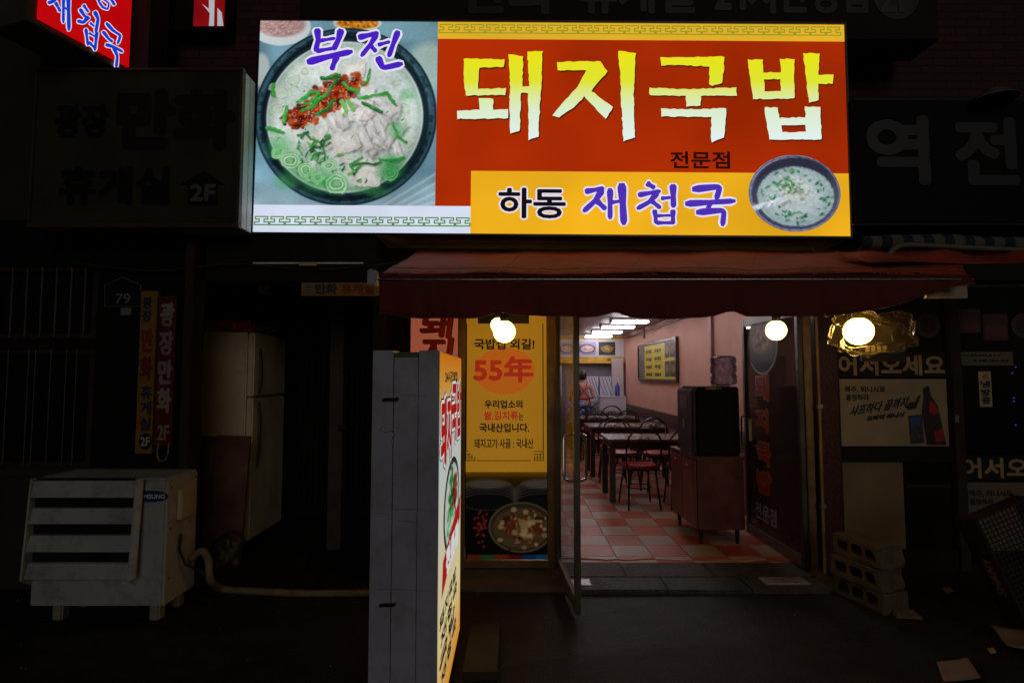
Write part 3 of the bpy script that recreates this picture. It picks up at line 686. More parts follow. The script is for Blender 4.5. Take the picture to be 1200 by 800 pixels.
for ch, (zf, ps) in L_.items():
    mb, ms = MB(), MB(); rr = random.Random(ord(ch))
    for i, p in enumerate(ps):
        jp = jag(p, 11, 1.9, rr); hs = [jag(h, 11, 1.5, rr) for h in ([HOLES[ch][i]] if ch in HOLES and i in HOLES[ch] else [])]
        f3 = lambda q, d, ox=0, oy=0: SF.pt(*sab(*zf(q[0] + ox, q[1] + oy)), d + i * 0.0001)
        poly(mb, [f3(q, 0.0) for q in jp], [[f3(q, 0.0) for q in h] for h in hs])
        poly(ms, [f3(q, -0.002, 4, 5) for q in jp], [[f3(q, -0.002, 4, 5) for q in h] for h in hs])
    mb.build('letter', e_grad, sg); ms.build('letter_shadow', e_shadow, sg)

def strip(mb, loop):                                         # left side then right side reversed -> quads
    n = len(loop) // 2; R_ = loop[n:][::-1]
    mb.add(loop[:n] + R_, [(i, n + i, n + i + 1, i + 1) for i in range(n - 1)])
def brush_word(parent, glyphs, zf, fr_pt, m_in, m_out, ow, names=('letter', 'letter_outline'), d=0.0, k=1.4):
    for strokes in glyphs:
        mi, mo = MB(), MB()
        for i, (pts, w) in enumerate(strokes):
            w *= k; strip(mi, [fr_pt(*zf(*q), d + 0.0012 + i * 0.00008) for q in brush(pts, w)])
            P0, P1 = Vector(pts[0]), Vector(pts[1]); e0 = (P0 - P1).normalized() * ow * .6; Pn, Pm = Vector(pts[-1]), Vector(pts[-2]); e1 = (Pn - Pm).normalized() * ow * .6
            pp = [tuple(P0 + e0)] + list(pts[1:-1]) + [tuple(Pn + e1)]
            strip(mo, [fr_pt(*zf(*q), d + i * 0.00008) for q in brush(pp, w + ow * 2, w * .75 + ow * 2)])
        mi.build(names[0], m_in, parent); mo.build(names[1], m_out, parent)
e_pur = emis('lit_purple', S(72, 34, 190), 1.0, 0, sample=False); e_wht = emis('lit_outline_white', S(228, 224, 240), 1.0, 0, sample=False)
spt = lambda x, y, d: SF.pt(*sab(x, y), d)
BU = [([(242, 70), (246, 110), (236, 152)], 17), ([(326, 72), (316, 110), (298, 146)], 18), ([(246, 114), (306, 104)], 11), ([(238, 150), (304, 138)], 12), ([(206, 188), (282, 168), (366, 150)], 19), ([(312, 164), (300, 192), (292, 216)], 17)]
JEON = [([(384, 102), (456, 86)], 16), ([(450, 88), (428, 125), (394, 168)], 15), ([(424, 126), (448, 152)], 14), ([(452, 128), (496, 116)], 11), ([(524, 78), (506, 125), (490, 170)], 16), ([(452, 168), (470, 208), (540, 192)], 18)]
brush_word(sg, [BU, JEON], z1, spt, e_pur, e_wht, 7)
JAE = [([(134, 636), (202, 624)], 15), ([(196, 628), (170, 668), (128, 706)], 17), ([(172, 664), (208, 698)], 16), ([(222, 624), (222, 732)], 16), ([(224, 674), (262, 668)], 11), ([(262, 606), (270, 752)], 22)]
CHEOP = [([(348, 606), (378, 624)], 15), ([(318, 648), (398, 634)], 14), ([(388, 638), (358, 672), (314, 696)], 15), ([(358, 662), (398, 694)], 14), ([(398, 660), (432, 656)], 11), ([(440, 610), (442, 692)], 18), ([(376, 698), (382, 748)], 13), ([(440, 698), (440, 750)], 14), ([(380, 720), (440, 718)], 9), ([(380, 744), (440, 744)], 11)]
GUK = [([(506, 628), (604, 618), (590, 664)], 18), ([(482, 678), (658, 668)], 17), ([(568, 674), (562, 698)], 16), ([(520, 708), (618, 700), (612, 756)], 17)]
e_pur2 = emis('lit_violet', S(78, 48, 178), 1.0, 0, sample=False)
brush_word(sg, [JAE, CHEOP, GUK], z2, spt, e_pur2, e_wht, 6)
e_blk = emis('lit_black', S(22, 14, 22), 1.0, 0, sample=False)
SFY = YS
def srect(x0, y0, x1, y1):
    p, q = sab(x0, (y0 + y1) / 2), sab(x1, (y0 + y1) / 2); t, b = sab((x0 + x1) / 2, y0), sab((x0 + x1) / 2, y1); return (p[0], b[1], q[0], t[1])
lettering(sg, '하동', SF, srect(585, 221, 662, 255), e_wht, -0.001, 0.018, 'letter_outline')
lettering(sg, '하동', SF, srect(585, 221, 662, 255), e_blk, 0.0002, 0.0065)
lettering(sg, '전문점', SF, srect(786, 178, 855, 197), emis('lit_dark_brown', S(42, 12, 6), 1, 0, sample=False), -0.001, 0.004)
# angle iron brackets holding the sign
for x in (0.35, 1.75, 3.1):
    p = SF.pt(x, 0, 0); MB().box(p.x, YS + 0.43, p.z + 0.1, p.x + 0.05, YF + 0.06, p.z + 0.15).build('bracket', dark_frame, sg)

# ---------------------------------------------------------------- awning over the door
awn_red = mat('awning_cloth', (0.42, 0.055, 0.028), 0.75, var=0.2, scale=4, bump=0.2, bscale=120, dirt=(0.13, 0.02, 0.012), dirt_amt=0.6, dscale=3)  # canopy's brightness under the lit sign partly put into this colour
aw = thing('awning', 'dark red cloth awning with wavy valance hanging over the restaurant door', 'awning', (0.9, 3.6, 1.85))
def cloth(fn, nu, nv, name, m, parent, th=0.003):
    mb = MB()
    for j in range(nv + 1):
        for i in range(nu + 1): mb.v.append(tuple(fn(i / nu, j / nv)))
    for j in range(nv):
        for i in range(nu): a = j * (nu + 1) + i; mb.f.append((a, a + 1, a + nu + 2, a + nu + 1))
    o = mb.build(name, m, parent, smooth='all')
    if th: s = o.modifiers.new('thickness', 'SOLIDIFY'); s.thickness = th
    return o
YA = 2.95
zA = P(780, 321, YA).z
xa0, xa1 = P(446, 321, YA).x, P(1132, 321, YA).x
YB = 4.05
xb0, xb1 = P(490, 294, YB).x, P(1120, 294, YB).x
zB = P(780, 293.5, YB).z
def top_fn(u, v):
    x = (xb0 + (xb1 - xb0) * u) * (1 - v) + (xa0 + (xa1 - xa0) * u) * v
    sag = -0.02 * math.sin(math.pi * v) * (0.6 + 0.4 * math.sin(u * 31)) + 0.006 * mnoise.noise(Vector((u * 40, v * 5, 1.3))) + 0.014 * mnoise.noise(Vector((u * 9, v * 2, 0.3)))
    return (x, YB + (YA - YB) * v, zB + (zA - zB) * v + sag)
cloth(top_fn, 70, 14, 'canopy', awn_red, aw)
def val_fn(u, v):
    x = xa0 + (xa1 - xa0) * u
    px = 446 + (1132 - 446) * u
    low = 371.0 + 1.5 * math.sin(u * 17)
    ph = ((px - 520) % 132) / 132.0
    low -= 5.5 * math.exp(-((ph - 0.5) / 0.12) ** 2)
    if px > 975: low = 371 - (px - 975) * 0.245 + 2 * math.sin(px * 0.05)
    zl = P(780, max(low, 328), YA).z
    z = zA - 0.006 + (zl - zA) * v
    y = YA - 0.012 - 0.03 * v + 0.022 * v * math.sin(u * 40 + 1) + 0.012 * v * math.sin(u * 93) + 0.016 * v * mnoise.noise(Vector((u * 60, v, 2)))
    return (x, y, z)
cloth(val_fn, 180, 10, 'valance', mat('shaded_valance_cloth', (0.14, 0.013, 0.008), 0.8, var=0.25, scale=4, bump=0.2, bscale=120), aw)  # same cloth as the canopy, the valance's shade put into a darker colour
zr = P(780, 327, YA - 0.03).z
MB().tube([(xa0 - 0.01, YA - 0.02, zr), (xa1 + 0.02, YA - 0.02, zr)], 0.0065, 10).build('front_rail', steel, aw, smooth=True)
hem = [Vector(val_fn(i / 160, 1.0)) + Vector((0, -0.002, 0)) for i in range(161)]
MB().tube(hem, 0.0035, 5).build('hem', mat('hem_tape', (0.16, 0.06, 0.05), 0.7), aw, smooth=True)
for x in (xa0 + 0.05, 0.85, xa1 - 0.06):
    MB().tube([(x, YA + 0.01, zA - 0.03), (x, YB, zB - 0.12)], 0.012, 8).build('support_arm', steel, aw, smooth=True)
for v_, r_ in ((0.80, 0.004), (0.9, 0.003)):
    MB().tube([Vector(top_fn(i / 80, v_)) + Vector((0, 0, 0.002)) for i in range(81)], r_, 5).build('canopy_fold_line', rubber, aw, smooth=True)  # folds near the front edge drawn as added dark tubes
for u_s in (0.2, 0.42, 0.63, 0.84):
    MB().tube([Vector(top_fn(u_s, i / 12)) + Vector((0, 0, 0.002)) for i in range(13)], 0.004, 5).build('seam', awn_red, aw, smooth=True)
MB().tube([(xa0 + 0.02, 3.42, zA + 0.06), (xa1 - 0.05, 3.42, zA + 0.06)], 0.01, 8).build('cross_bar', steel, aw, smooth=True)
MB().tube([(xb0, YB + 0.03, zB - 0.03), (xb1, YB + 0.03, zB - 0.03)], 0.025, 10).build('roller', dark_frame, aw, smooth=True)
MB().box(xa0 - 0.07, YA - 0.01, zA - 0.06, xa0 - 0.02, YA + 0.05, zA + 0.02).build('end_bracket', grey_metal, aw, bevel=0.004)
MB().box(*P(1086, 349, YA + 0.06), *(P(1130, 336, YA + 0.08))).build('end_flap', cream_print, aw)

# hanging globe bulbs
bulb_m = emis('bulb_glow', (1.0, 0.62, 0.12, 1), 15, 0)
bulb_m3 = bulb_m
def bulb(x, y, Y, r, label):
    c = P(x, y, Y); t = thing('globe_bulb', label, 'lamp', (c.x, c.y, c.z - r), 'bare globe bulbs under the awning')
    prof = [(0.001, -r)] + [(r * math.sin(a), -r * math.cos(a)) for a in [math.pi * k / 14 for k in range(1, 13)]] + [(r * 0.34, r * 0.93)]
    MB().lathe(prof, c, 24).build('globe', bulb_m, t, smooth='all')
    MB().lathe([(r * 0.36, r * 0.9), (r * 0.42, r * 1.0), (r * 0.42, r * 1.45), (r * 0.3, r * 1.6), (r * 0.12, r * 1.75)], c, 16).build('socket', black_plastic, t, smooth=True)
    MB().tube([(c.x, c.y, c.z + r * 1.7), (c.x + 0.01, c.y + 0.01, c.z + r * 1.7 + 0.08), (c.x, min(c.y + 0.05, 3.42), zA + 0.03)], 0.005, 6).build('cord', rubber, t, smooth=True)
    return t
bulb(591, 388.5, 3.30, 0.066, 'glowing globe bulb hanging in front of the yellow banner, the nearer one')
bulb(584, 381, 3.62, 0.05, 'glowing globe bulb half hidden behind another bulb at the yellow banner')
bulb(909.5, 387, 3.55, 0.063, 'glowing globe bulb hanging by the open glass door with red lettering')
bulb(1006, 388, 3.10, 0.076, 'glowing globe bulb inside the clear plastic bag, right of the door')

# clear plastic bag round the right bulb
def bag():
    m, n, l = nodes_of('clear_plastic_film'); n.remove(n['Principled BSDF'])
    tr = n.new('ShaderNodeBsdfTransparent'); tr.inputs[0].default_value = (0.96, 0.95, 0.93, 1)
    gl = n.new('ShaderNodeBsdfGlossy'); gl.inputs['Roughness'].default_value = 0.22; gl.inputs[0].default_value = (0.8, 0.78, 0.74, 1)
    tl = n.new('ShaderNodeBsdfTranslucent'); tl.inputs[0].default_value = (0.34, 0.25, 0.16, 1)
    lw = n.new('ShaderNodeLayerWeight'); lw.inputs[0].default_value = 0.03
    m1 = n.new('ShaderNodeMixShader'); l.new(lw.outputs['Fresnel'], m1.inputs[0]); l.new(tr.outputs[0], m1.inputs[1]); l.new(gl.outputs[0], m1.inputs[2])
    m2 = n.new('ShaderNodeMixShader'); m2.inputs[0].default_value = 0.035; l.new(m1.outputs[0], m2.inputs[1]); l.new(tl.outputs[0], m2.inputs[2])
    l.new(m2.outputs[0], n['Material Output'].inputs[0])
    c = P(1022, 392, 3.10); bm = bmesh.new(); bmesh.ops.create_icosphere(bm, subdivisions=5, radius=1)
    for v in bm.verts:
        d = v.co.copy(); nz = mnoise.noise(d * 2.1 + Vector((3, 1, 5))); n2 = mnoise.noise(d * 5.0 + Vector((9, 2, 1)))
        ridge = 1 - abs(mnoise.noise(d * 3.2 + Vector((1, 7, 2))))
        vd = mnoise.voronoi(d * 2.6 + Vector((4, 1, 2)))[0]; r = 0.74 + 0.28 * nz + 0.26 * (vd[1] - vd[0]) + 0.05 * n2
        v.co = Vector((d.x * 0.265 * r, d.y * 0.16 * r, d.z * 0.14 * r + (0.05 if d.z > 0 else 0) * abs(d.x)))
        v.co += c
    me = bpy.data.meshes.new('plastic_bag'); bm.to_mesh(me); bm.free(); me.materials.append(m)
    for f in me.polygons: f.use_smooth = True
    o = link('plastic_bag', me); tag(o, 'crumpled clear plastic bag tied round the right globe bulb', 'bag')
bag()

# ---------------------------------------------------------------- doors (leaves of the building)
glass = glass_mat('door_glass', (0.88, 0.89, 0.88), 0.3, 0.02, 0.015)
glass_dark = glass_mat('tinted_glass', (0.55, 0.51, 0.49), 0.8, 0.03, 0.03)
alu_dark = mat('door_stile', (0.12, 0.115, 0.1), 0.35, 0.7, var=0.2, bump=0.03)
def leaf(x0, y0, x1, y1, gm, hinge_w):                        # a framed glass leaf from hinge to free edge, seen in plan
    d = Vector((x1 - x0, y1 - y0, 0)); L = d.length; d.normalize(); n = Vector((-d.y, d.x, 0))
    root = bpy.data.objects.new('door', None)
    def slab(a0, a1, z0, z1, t, name, m, par, bev=0.003):
        o = Vector((x0, y0, 0)); mb = MB()
        mb.hexa([o + d * a0 - n * t + Vector((0, 0, z0)), o + d * a1 - n * t + Vector((0, 0, z0)), o + d * a1 + n * t + Vector((0, 0, z0)), o + d * a0 + n * t + Vector((0, 0, z0)),
                 o + d * a0 - n * t + Vector((0, 0, z1)), o + d * a1 - n * t + Vector((0, 0, z1)), o + d * a1 + n * t + Vector((0, 0, z1)), o + d * a0 + n * t + Vector((0, 0, z1))])
        return mb.build(name, m, par, bevel=bev)
    pane = slab(0.05, L - 0.05, 0.125, 1.965, 0.004, 'door', gm, bld, 0)
    slab(0, hinge_w, 0.035, 2.04, 0.018, 'stile', alu_dark, pane); slab(L - 0.048, L, 0.035, 2.04, 0.018, 'stile', alu_dark, pane)
    slab(hinge_w, L - 0.048, 0.035, 0.124, 0.0175, 'bottom_rail', mat('dull_rail', (0.2, 0.18, 0.17), 0.5, 0.6, var=0.15), pane); slab(hinge_w, L - 0.048, 1.966, 2.04, 0.0175, 'top_rail', alu_dark, pane)
    bpy.data.objects.remove(root)
    for s in (-1, 1):                                        # pull handles on both sides
        c = Vector((x0, y0, 0)) + d * (L - 0.075) + n * s * 0.016; h = []
        for k in range(15):
            a = math.pi * k / 14; h.append(c + n * s * (0.055 * min(1, math.sin(a) * 2.2)) + Vector((0, 0, 0.98 + 0.15 * -math.cos(a))))
        MB().tube(h, 0.0085, 8).build('handle', chrome, pane, smooth=True)
    return pane
door_l = leaf(0.352, YF - 0.07, 0.408, 3.50, glass, 0.048)
door_l['label'] = 'left glass door leaf swung open towards the street'
door_r = leaf(2.235, YF - 0.1, 2.225, 5.32, glass_dark, 0.045)
door_r['label'] = 'right glass door leaf with red lettering swung into the room'
DF = Fr((2.2235, 0, 0), (0, -1, 0), (0, 0, 1))               # its face towards the room
DX = 2.222
def dq(x, y): return DF.ab(Q(x, y, DX))
def dcol(ch, x0, y0, x1, y1, m, bold, d, name):
    p, q = dq(x0, y0), dq(x1, y1); lettering(door_r, ch, DF, (p[0], q[1], q[0], p[1]), m, d, bold, name)
red_door = mat('door_letter_red', (0.5, 0.03, 0.02), 0.5, var=0.1, bump=0)
for ch, y0, y1, x0, x1 in (('돼', 440, 468, 885, 901), ('지', 480, 505, 886, 900), ('국', 518, 546, 887, 903), ('밥', 550, 580, 887, 904)):
    dcol(ch, x0, y0, x1, y1, cream_print, 0.021, 0.002, 'letter_outline'); dcol(ch, x0, y0, x1, y1, red_door, 0.009, 0.0045, 'lettering')
p, q = dq(885, 586), dq(910, 612); lettering(door_r, '전문점', DF, (p[0], dq(885, 604)[1], q[0], p[1]), mat('pale_blue_letter', (0.36, 0.4, 0.75), 0.5, bump=0), 0.002, 0.004)
def pot_canvas():
    c = Canvas(0, 0, 100, 120, 60, 72, (60, 62, 74)); c.ell(50, 45, 46, 40, (110, 96, 84), 0.1); c.ell(50, 46, 38, 32, (150, 128, 106), 0.2)
    for _ in range(60): c.ell(NP.normal(50, 16), NP.normal(46, 13), NP.uniform(2, 6), NP.uniform(2, 5), ((190, 170, 150), (110, 50, 40), (90, 70, 60), (210, 200, 186))[int(NP.rand() * 4)], .5, .8)
    c.put((c.Y - 88) / 10, (40, 44, 60), 0.9); return c
p, q = dq(876.5, 375), dq(910.5, 436)
sheet_r = (p[0], q[1], q[0], p[1])
cv = Canvas(0, 0, 10, 10, 20, 20, (196, 200, 206)); cv.disc(DF, (p[0] - 0.025, q[1] - 0.02, q[0] + 0.025, p[1] + 0.02), 0.001, 'photo_border', attr_mat('printed_photo'), door_r)
pot_canvas().disc(DF, sheet_r, 0.003, 'bowl_photo', attr_mat('printed_photo'), door_r)
MB().box(2.19, 5.16, 0.9, 2.2125, 5.175, 1.1).build('handle_tag', white_print, door_r)

# ---------------------------------------------------------------- banner bay left of the door
BF = front(YF - 0.045)
def bpx(x0, y0, x1, y1, Y=YF - 0.045): return pxrect(BF, x0, y0, x1, y1, Y)
bn = thing('banner', 'tall yellow printed banner reading 55 behind the glass left of the door', 'banner', (-0.045, YF - 0.045, 0.1))
ban_y = glow_print('banner_yellow', (0.66, 0.32, 0.018), 0.31)  # banner's lit look put in as emission of its own
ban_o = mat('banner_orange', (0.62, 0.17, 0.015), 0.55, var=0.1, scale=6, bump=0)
ban_r = glow_print('banner_red', (0.5, 0.03, 0.012), 0.4)  # red lettering given the same added glow
R = bpx(546, 340, 639, 553); photo_top = R[1]
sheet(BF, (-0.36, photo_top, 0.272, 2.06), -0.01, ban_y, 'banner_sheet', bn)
cv = Canvas(0, 0, 10, 10, 24, 24, (214, 118, 22)); cv.c *= (0.92 + 0.16 * cv.noise(1))[..., None]
cv.disc(BF, bpx(556, 407, 627, 462), -0.008, 'orange_disc', glow_print('banner_disc_orange', (0.66, 0.16, 0.012), 0.42), bn)  # disc also brightened by added emission
lettering(bn, '국밥집', BF, bpx(556, 397, 592, 409), black_print, -0.006, 0.003); lettering(bn, '외길!', BF, bpx(598, 397, 626, 409), black_print, -0.006, 0.003)
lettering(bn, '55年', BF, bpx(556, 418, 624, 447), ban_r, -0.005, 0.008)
lettering(bn, '우리업소의', BF, bpx(568, 469, 612, 478), black_print, -0.006, 0.0022)
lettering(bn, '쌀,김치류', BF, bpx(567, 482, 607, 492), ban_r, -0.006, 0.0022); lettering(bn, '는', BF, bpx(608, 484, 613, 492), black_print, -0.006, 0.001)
lettering(bn, '국내산입니다.', BF, bpx(562, 496, 620, 506), black_print, -0.006, 0.0022)
lettering(bn, '돼지고기·사골 : 국내산', BF, bpx(556, 514, 625, 525), black_print, -0.006, 0.0012)
def lines(parent, rects, m, d, name):
    mb = MB()
    for r in rects: mb.add([BF.pt(r[0], r[1], d), BF.pt(r[2], r[1], d), BF.pt(r[2], r[3], d), BF.pt(r[0], r[3], d)], [(0, 1, 2, 3)])
    return mb.build(name, m, parent)
rs = []
for s, x0 in ((1, 545.5), (-1, 636.5)):
    for k in range(4): rs.append(bpx(min(x0, x0 + s * 11), 539.2 - k * 3.6, max(x0, x0 + s * 11) - (k * 2.4 if s > 0 else 0), 539.9 - k * 3.6))
    for k in range(4): xx = x0 + s * k * 3.5; r = bpx(xx, 528.5 + k * 2.2, xx + 0.8, 539.9); rs.append((r[0], r[1], r[2], r[3]))
for i, r in enumerate(rs): pass
lines(bn, [bpx(559, 539.2, 622, 540)] , black_print, -0.0065, 'border_line'); lines(bn, rs[:4] + rs[8:12], black_print, -0.0066, 'corner_ornament'); lines(bn, rs[4:8] + rs[12:], black_print, -0.0062, 'corner_ornament')
lines(bn, [bpx(546, 379, 547, 528), bpx(636, 379, 637, 528)], black_print, -0.0064, 'border_line')
def pots_canvas():
    c = Canvas(546, 553, 641, 646, 110, 110, (16, 13, 12)); c.put((585 - c.Y) / 40, (120, 84, 14), 0.8); c.put((556 - c.Y) / 8 + .5, (170, 104, 14))
    for x in (572, 636): 
        for k in range(6): c.ell(x, 570 + k * 3.2, 31 - (k < 1) * 5, 9, (46 - k * 5, 40 - k * 4, 40 - k * 4), 0.1); c.ring(x, 569 + k * 3.2, 31 - (k < 1) * 5, 9, 0.8, (110, 98, 90), 1, 0.5)
        c.ell(x, 566, 24, 5, (120, 104, 88), 0.4, 0.7)
    c.ell(611, 612, 38, 27, (54, 46, 36), 0.05); c.ring(611, 612, 37, 26, 1.5, (116, 96, 66), 1.2, 0.8); c.ell(611, 613, 33, 22, (86, 66, 40), 0.1)
    for _ in range(140): c.ell(NP.normal(612, 13), NP.normal(614, 8), NP.uniform(1, 5), NP.uniform(1, 3), ((160, 130, 84), (110, 36, 20), (60, 24, 16), (190, 160, 110))[int(NP.rand() * 4)], .5, .8)
    for _ in range(30): c.ell(NP.normal(564, 5), NP.normal(615, 9), 1.6, 1.4, (150, 46, 24), .5, .8)
    for k, cc in enumerate(((120, 40, 16), (40, 90, 40), (130, 50, 20), (96, 20, 16), (20, 60, 110), (30, 90, 130))): c.tri([(548 + k * 16, 641), (564 + k * 16, 641), (564 + k * 16, 647), (548 + k * 16, 647)], cc, 1, 0.9)
    return c
pots_canvas().mesh(BF, (-0.36, 0.09, 0.272, photo_top), -0.0095, 'pot_photo', attr_mat('glow_photo', emit=0.27), bn)  # print emits by itself, light on it put into the material
cv = Canvas(0, 0, 60, 30, 60, 30, (30, 22, 14)); cv.ell(30, 4, 26, 14, (90, 60, 30), .3)
cv.mesh(BF, bpx(560, 340, 620, 379), -0.008, 'top_photo', attr_mat('printed_photo'), bn)
pane = MB().box(-0.364, YF - 0.03, 0.086, 0.274, YF - 0.024, 2.078); 
gl = MB().box(-0.364, YF - 0.0305, 0.086, 0.274, YF - 0.0260, 2.078).build('bay_pane', glass, bld)
# red vertical panel with brush letters between sign and banner
rp = thing('red_panel_sign', 'salmon red upright panel with brush lettering half hidden behind the standing sign', 'sign', (-0.63, YF - 0.03, 0.2))
MB().box(-0.80, YF - 0.03, 0.2, -0.432, YF + 0.03, 2.07).build('panel', glow_print('salmon_panel', (0.5, 0.13, 0.07), 0.45), rp)  # panel brightness comes from added emission, not a lamp inside
RF = front(YF - 0.03)
for ch, y0, y1 in (('돼', 364, 395), ('지', 396, 425), ('국', 428, 457), ('밥', 460, 490)):
    r = pxrect(RF, 492, y0, 527, y1, YF - 0.03)
    lettering(rp, ch, RF, (r[0] + 0.006, r[1] - 0.006, r[2] + 0.006, r[3] - 0.006), black_print, 0.002, 0.009, 'letter_shadow', 0.12); lettering(rp, ch, RF, r, mat('brush_red', (0.55, 0.03, 0.015), 0.5, bump=0), 0.0045, 0.010, 'lettering', 0.12)

# ---------------------------------------------------------------- free-standing lightbox sign in front
ss = thing('standing_sign', 'tall grey metal standing lightbox sign, lit print facing the door', 'sign', (-0.43, 2.7, 0))
pxr = P(515, 411, 2.25).x; pxl = P(437, 410, 2.25).x; ZT = P(476, 410.5, 2.25).z; Y0S, Y1S = 2.25, 3.2; DXF = 0.012
def sbox(x0, y0, z0, x1, y1, z1, name, m, bev=0.003): return MB().box(x0, y0, z0, x1, y1, z1).build(name, m, ss, bevel=bev)
w3 = (pxr - pxl)
g0, g1 = pxl + w3 * 0.315, pxl + w3 * 0.685
sbox(pxl, Y0S, 0.08, g0 - 0.0015, Y1S, ZT, 'side_frame', grey_metal); sbox(g1 + 0.0015, Y0S, 0.08, pxr, Y1S, ZT, 'side_frame', grey_metal)
sbox(g0 + 0.0015, Y0S + 0.004, 0.08, g1 - 0.0015, Y1S - 0.004, ZT - 0.028, 'end_panel', grey_metal)
sbox(g0 + 0.003, Y0S + 0.014, ZT - 0.0275, g1 - 0.003, Y1S - 0.014, ZT - 0.006, 'top_cap', mat('olive_cap', (0.11, 0.11, 0.07), 0.5))
for fx, z in ((0.12, ZT - 0.02), (0.85, ZT - 0.02), (0.2, 0.95), (0.77, 0.97)):
    MB().lathe([(0.004, -0.002), (0.004, 0.002), (0.002, 0.003)], (0, 0, 0), 10).build('screw', black_plastic, ss).matrix_local = Matrix.Translation(Vector((pxl + w3 * fx, Y0S - 0.001, z)) ) @ Matrix.Rotation(math.pi / 2, 4, 'X')
for z in (1.405, 0.6):                                        # hinge latches across the groove
    c = Vector((g0 - 0.008, Y0S - 0.006, z))
    MB().tube([c + Vector((-0.033, 0, -0.003)), c + Vector((-0.02, -0.004, 0)), c + Vector((0.02, -0.004, 0)), c + Vector((0.03, 0, 0.004))], 0.0065, 8).build('latch', black_plastic, ss, smooth=True)
for x in (pxl + 0.03, pxr - 0.03):
    for y in (Y0S + 0.08, Y1S - 0.08): MB().tube([(x - 0.012, y, 0.04), (x + 0.012, y, 0.04)], 0.04, 14).build('castor', rubber, ss, smooth=True)
hk = [P(x, y, Y0S - 0.012) for x, y in ((447, 498), (448, 503), (452, 505), (461, 503), (462, 507), (459, 512), (460, 519))]
MB().tube(spline(hk), 0.0022, 6).build('wire_hook', pale_metal, ss, smooth=True)
for y_, x0_, x1_ in ((596, 463, 508), (601, 440, 458), (462, 470, 500), (610, 466, 490), (690, 440, 505)):
    a_, b_ = P(x0_, y_, Y0S - 0.0015), P(x1_, y_ + 2, Y0S - 0.0015); MB().tube([a_, (a_ + b_) / 2 + Vector((0, 0, 0.002)), b_], 0.0005, 4).build('scratch', mat('dark_scratch', (0.22, 0.22, 0.24), 0.7), ss)
VF = Fr((pxr + 0.001, 0, 0), (0, 1, 0), (0, 0, 1))
def vq(x, y): return VF.ab(Q(x, y, pxr + 0.003))
e_side = emis_grad('lit_orange_to_white_print', [(0.0, S(226, 150, 40)), (0.2, S(232, 214, 150)), (0.72, S(196, 206, 208)), (0.9, S(214, 158, 60)), (1.0, S(216, 116, 22))], 2, 0.1, ZT, 0.75)
sheet(VF, (Y0S + 0.004, 0.09, Y1S - 0.004, ZT - 0.006), 0.001, e_side, 'lit_face', ss)
e_sred = emis('lit_sign_red', S(176, 30, 24), 0.8, 0, sample=False); e_sblk = emis('lit_sign_black', S(34, 28, 30), 0.7, 0, sample=False); e_swht = emis('lit_sign_white', S(222, 226, 226), 0.8, 0, sample=False)
lettering(ss, '24시간영업', VF, (2.42, 1.47, 2.95, 1.52), e_sblk, 0.003, 0.003)
lettering(ss, '돼지', VF, (2.28, 1.12, 2.66, 1.40), e_sblk, 0.002, 0.034, 'letter_shadow'); lettering(ss, '국밥', VF, (2.68, 1.18, 3.14, 1.46), e_sblk, 0.002, 0.034, 'letter_shadow')
lettering(ss, '돼지', VF, (2.28, 1.12, 2.66, 1.40), e_swht, 0.0035, 0.027, 'letter_outline'); lettering(ss, '국밥', VF, (2.68, 1.18, 3.14, 1.46), e_swht, 0.0035, 0.027, 'letter_outline')
lettering(ss, '돼지', VF, (2.28, 1.12, 2.66, 1.40), e_sred, 0.005, 0.013); lettering(ss, '국밥', VF, (2.68, 1.18, 3.14, 1.46), e_sred, 0.005, 0.013)
c = Canvas(0, 0, 100, 100, 70, 70, (40, 46, 44)); c.ell(50, 50, 44, 44, (190, 200, 190), .06)
for _ in range(90): c.ell(NP.normal(42, 14), NP.normal(50, 16), NP.uniform(2, 9), NP.uniform(2, 6), ((40, 130, 60), (30, 100, 44), (214, 220, 210), (90, 170, 100))[int(NP.rand() * 4)], .4, .85)
for _ in range(50): c.ell(NP.normal(66, 9), NP.normal(46, 11), NP.uniform(2, 8), NP.uniform(2, 6), ((110, 56, 36), (140, 80, 56), (90, 36, 20))[int(NP.rand() * 3)], .4, .85)
c.disc(VF, (2.40, 0.66, 3.10, 1.10), 0.002, 'bowl_photo', attr_mat('lit_stand_photo', emit=0.75, sample=False), ss)
mb = MB(); poly(mb, [VF.pt(*q, 0.004) for q in ((2.34, 0.58), (3.12, 0.72), (3.15, 0.84), (2.38, 0.72))]); mb.build('red_ribbon', e_sred, ss)
lettering(ss, '전문점', VF, (2.48, 0.63, 3.0, 0.73), e_swht, 0.006, 0.012, slant=0.0)
for k, (t, a, b) in enumerate((('돼지국밥', 2.3, 2.95), ('재첩국', 2.34, 3.0), ('국밥', 2.3, 2.9), ('재첩국', 2.36, 2.96))):
    lettering(ss, t, VF, (a, 0.46 - 0.085 * k, b, 0.52 - 0.085 * k), e_sblk, 0.002, 0.004)

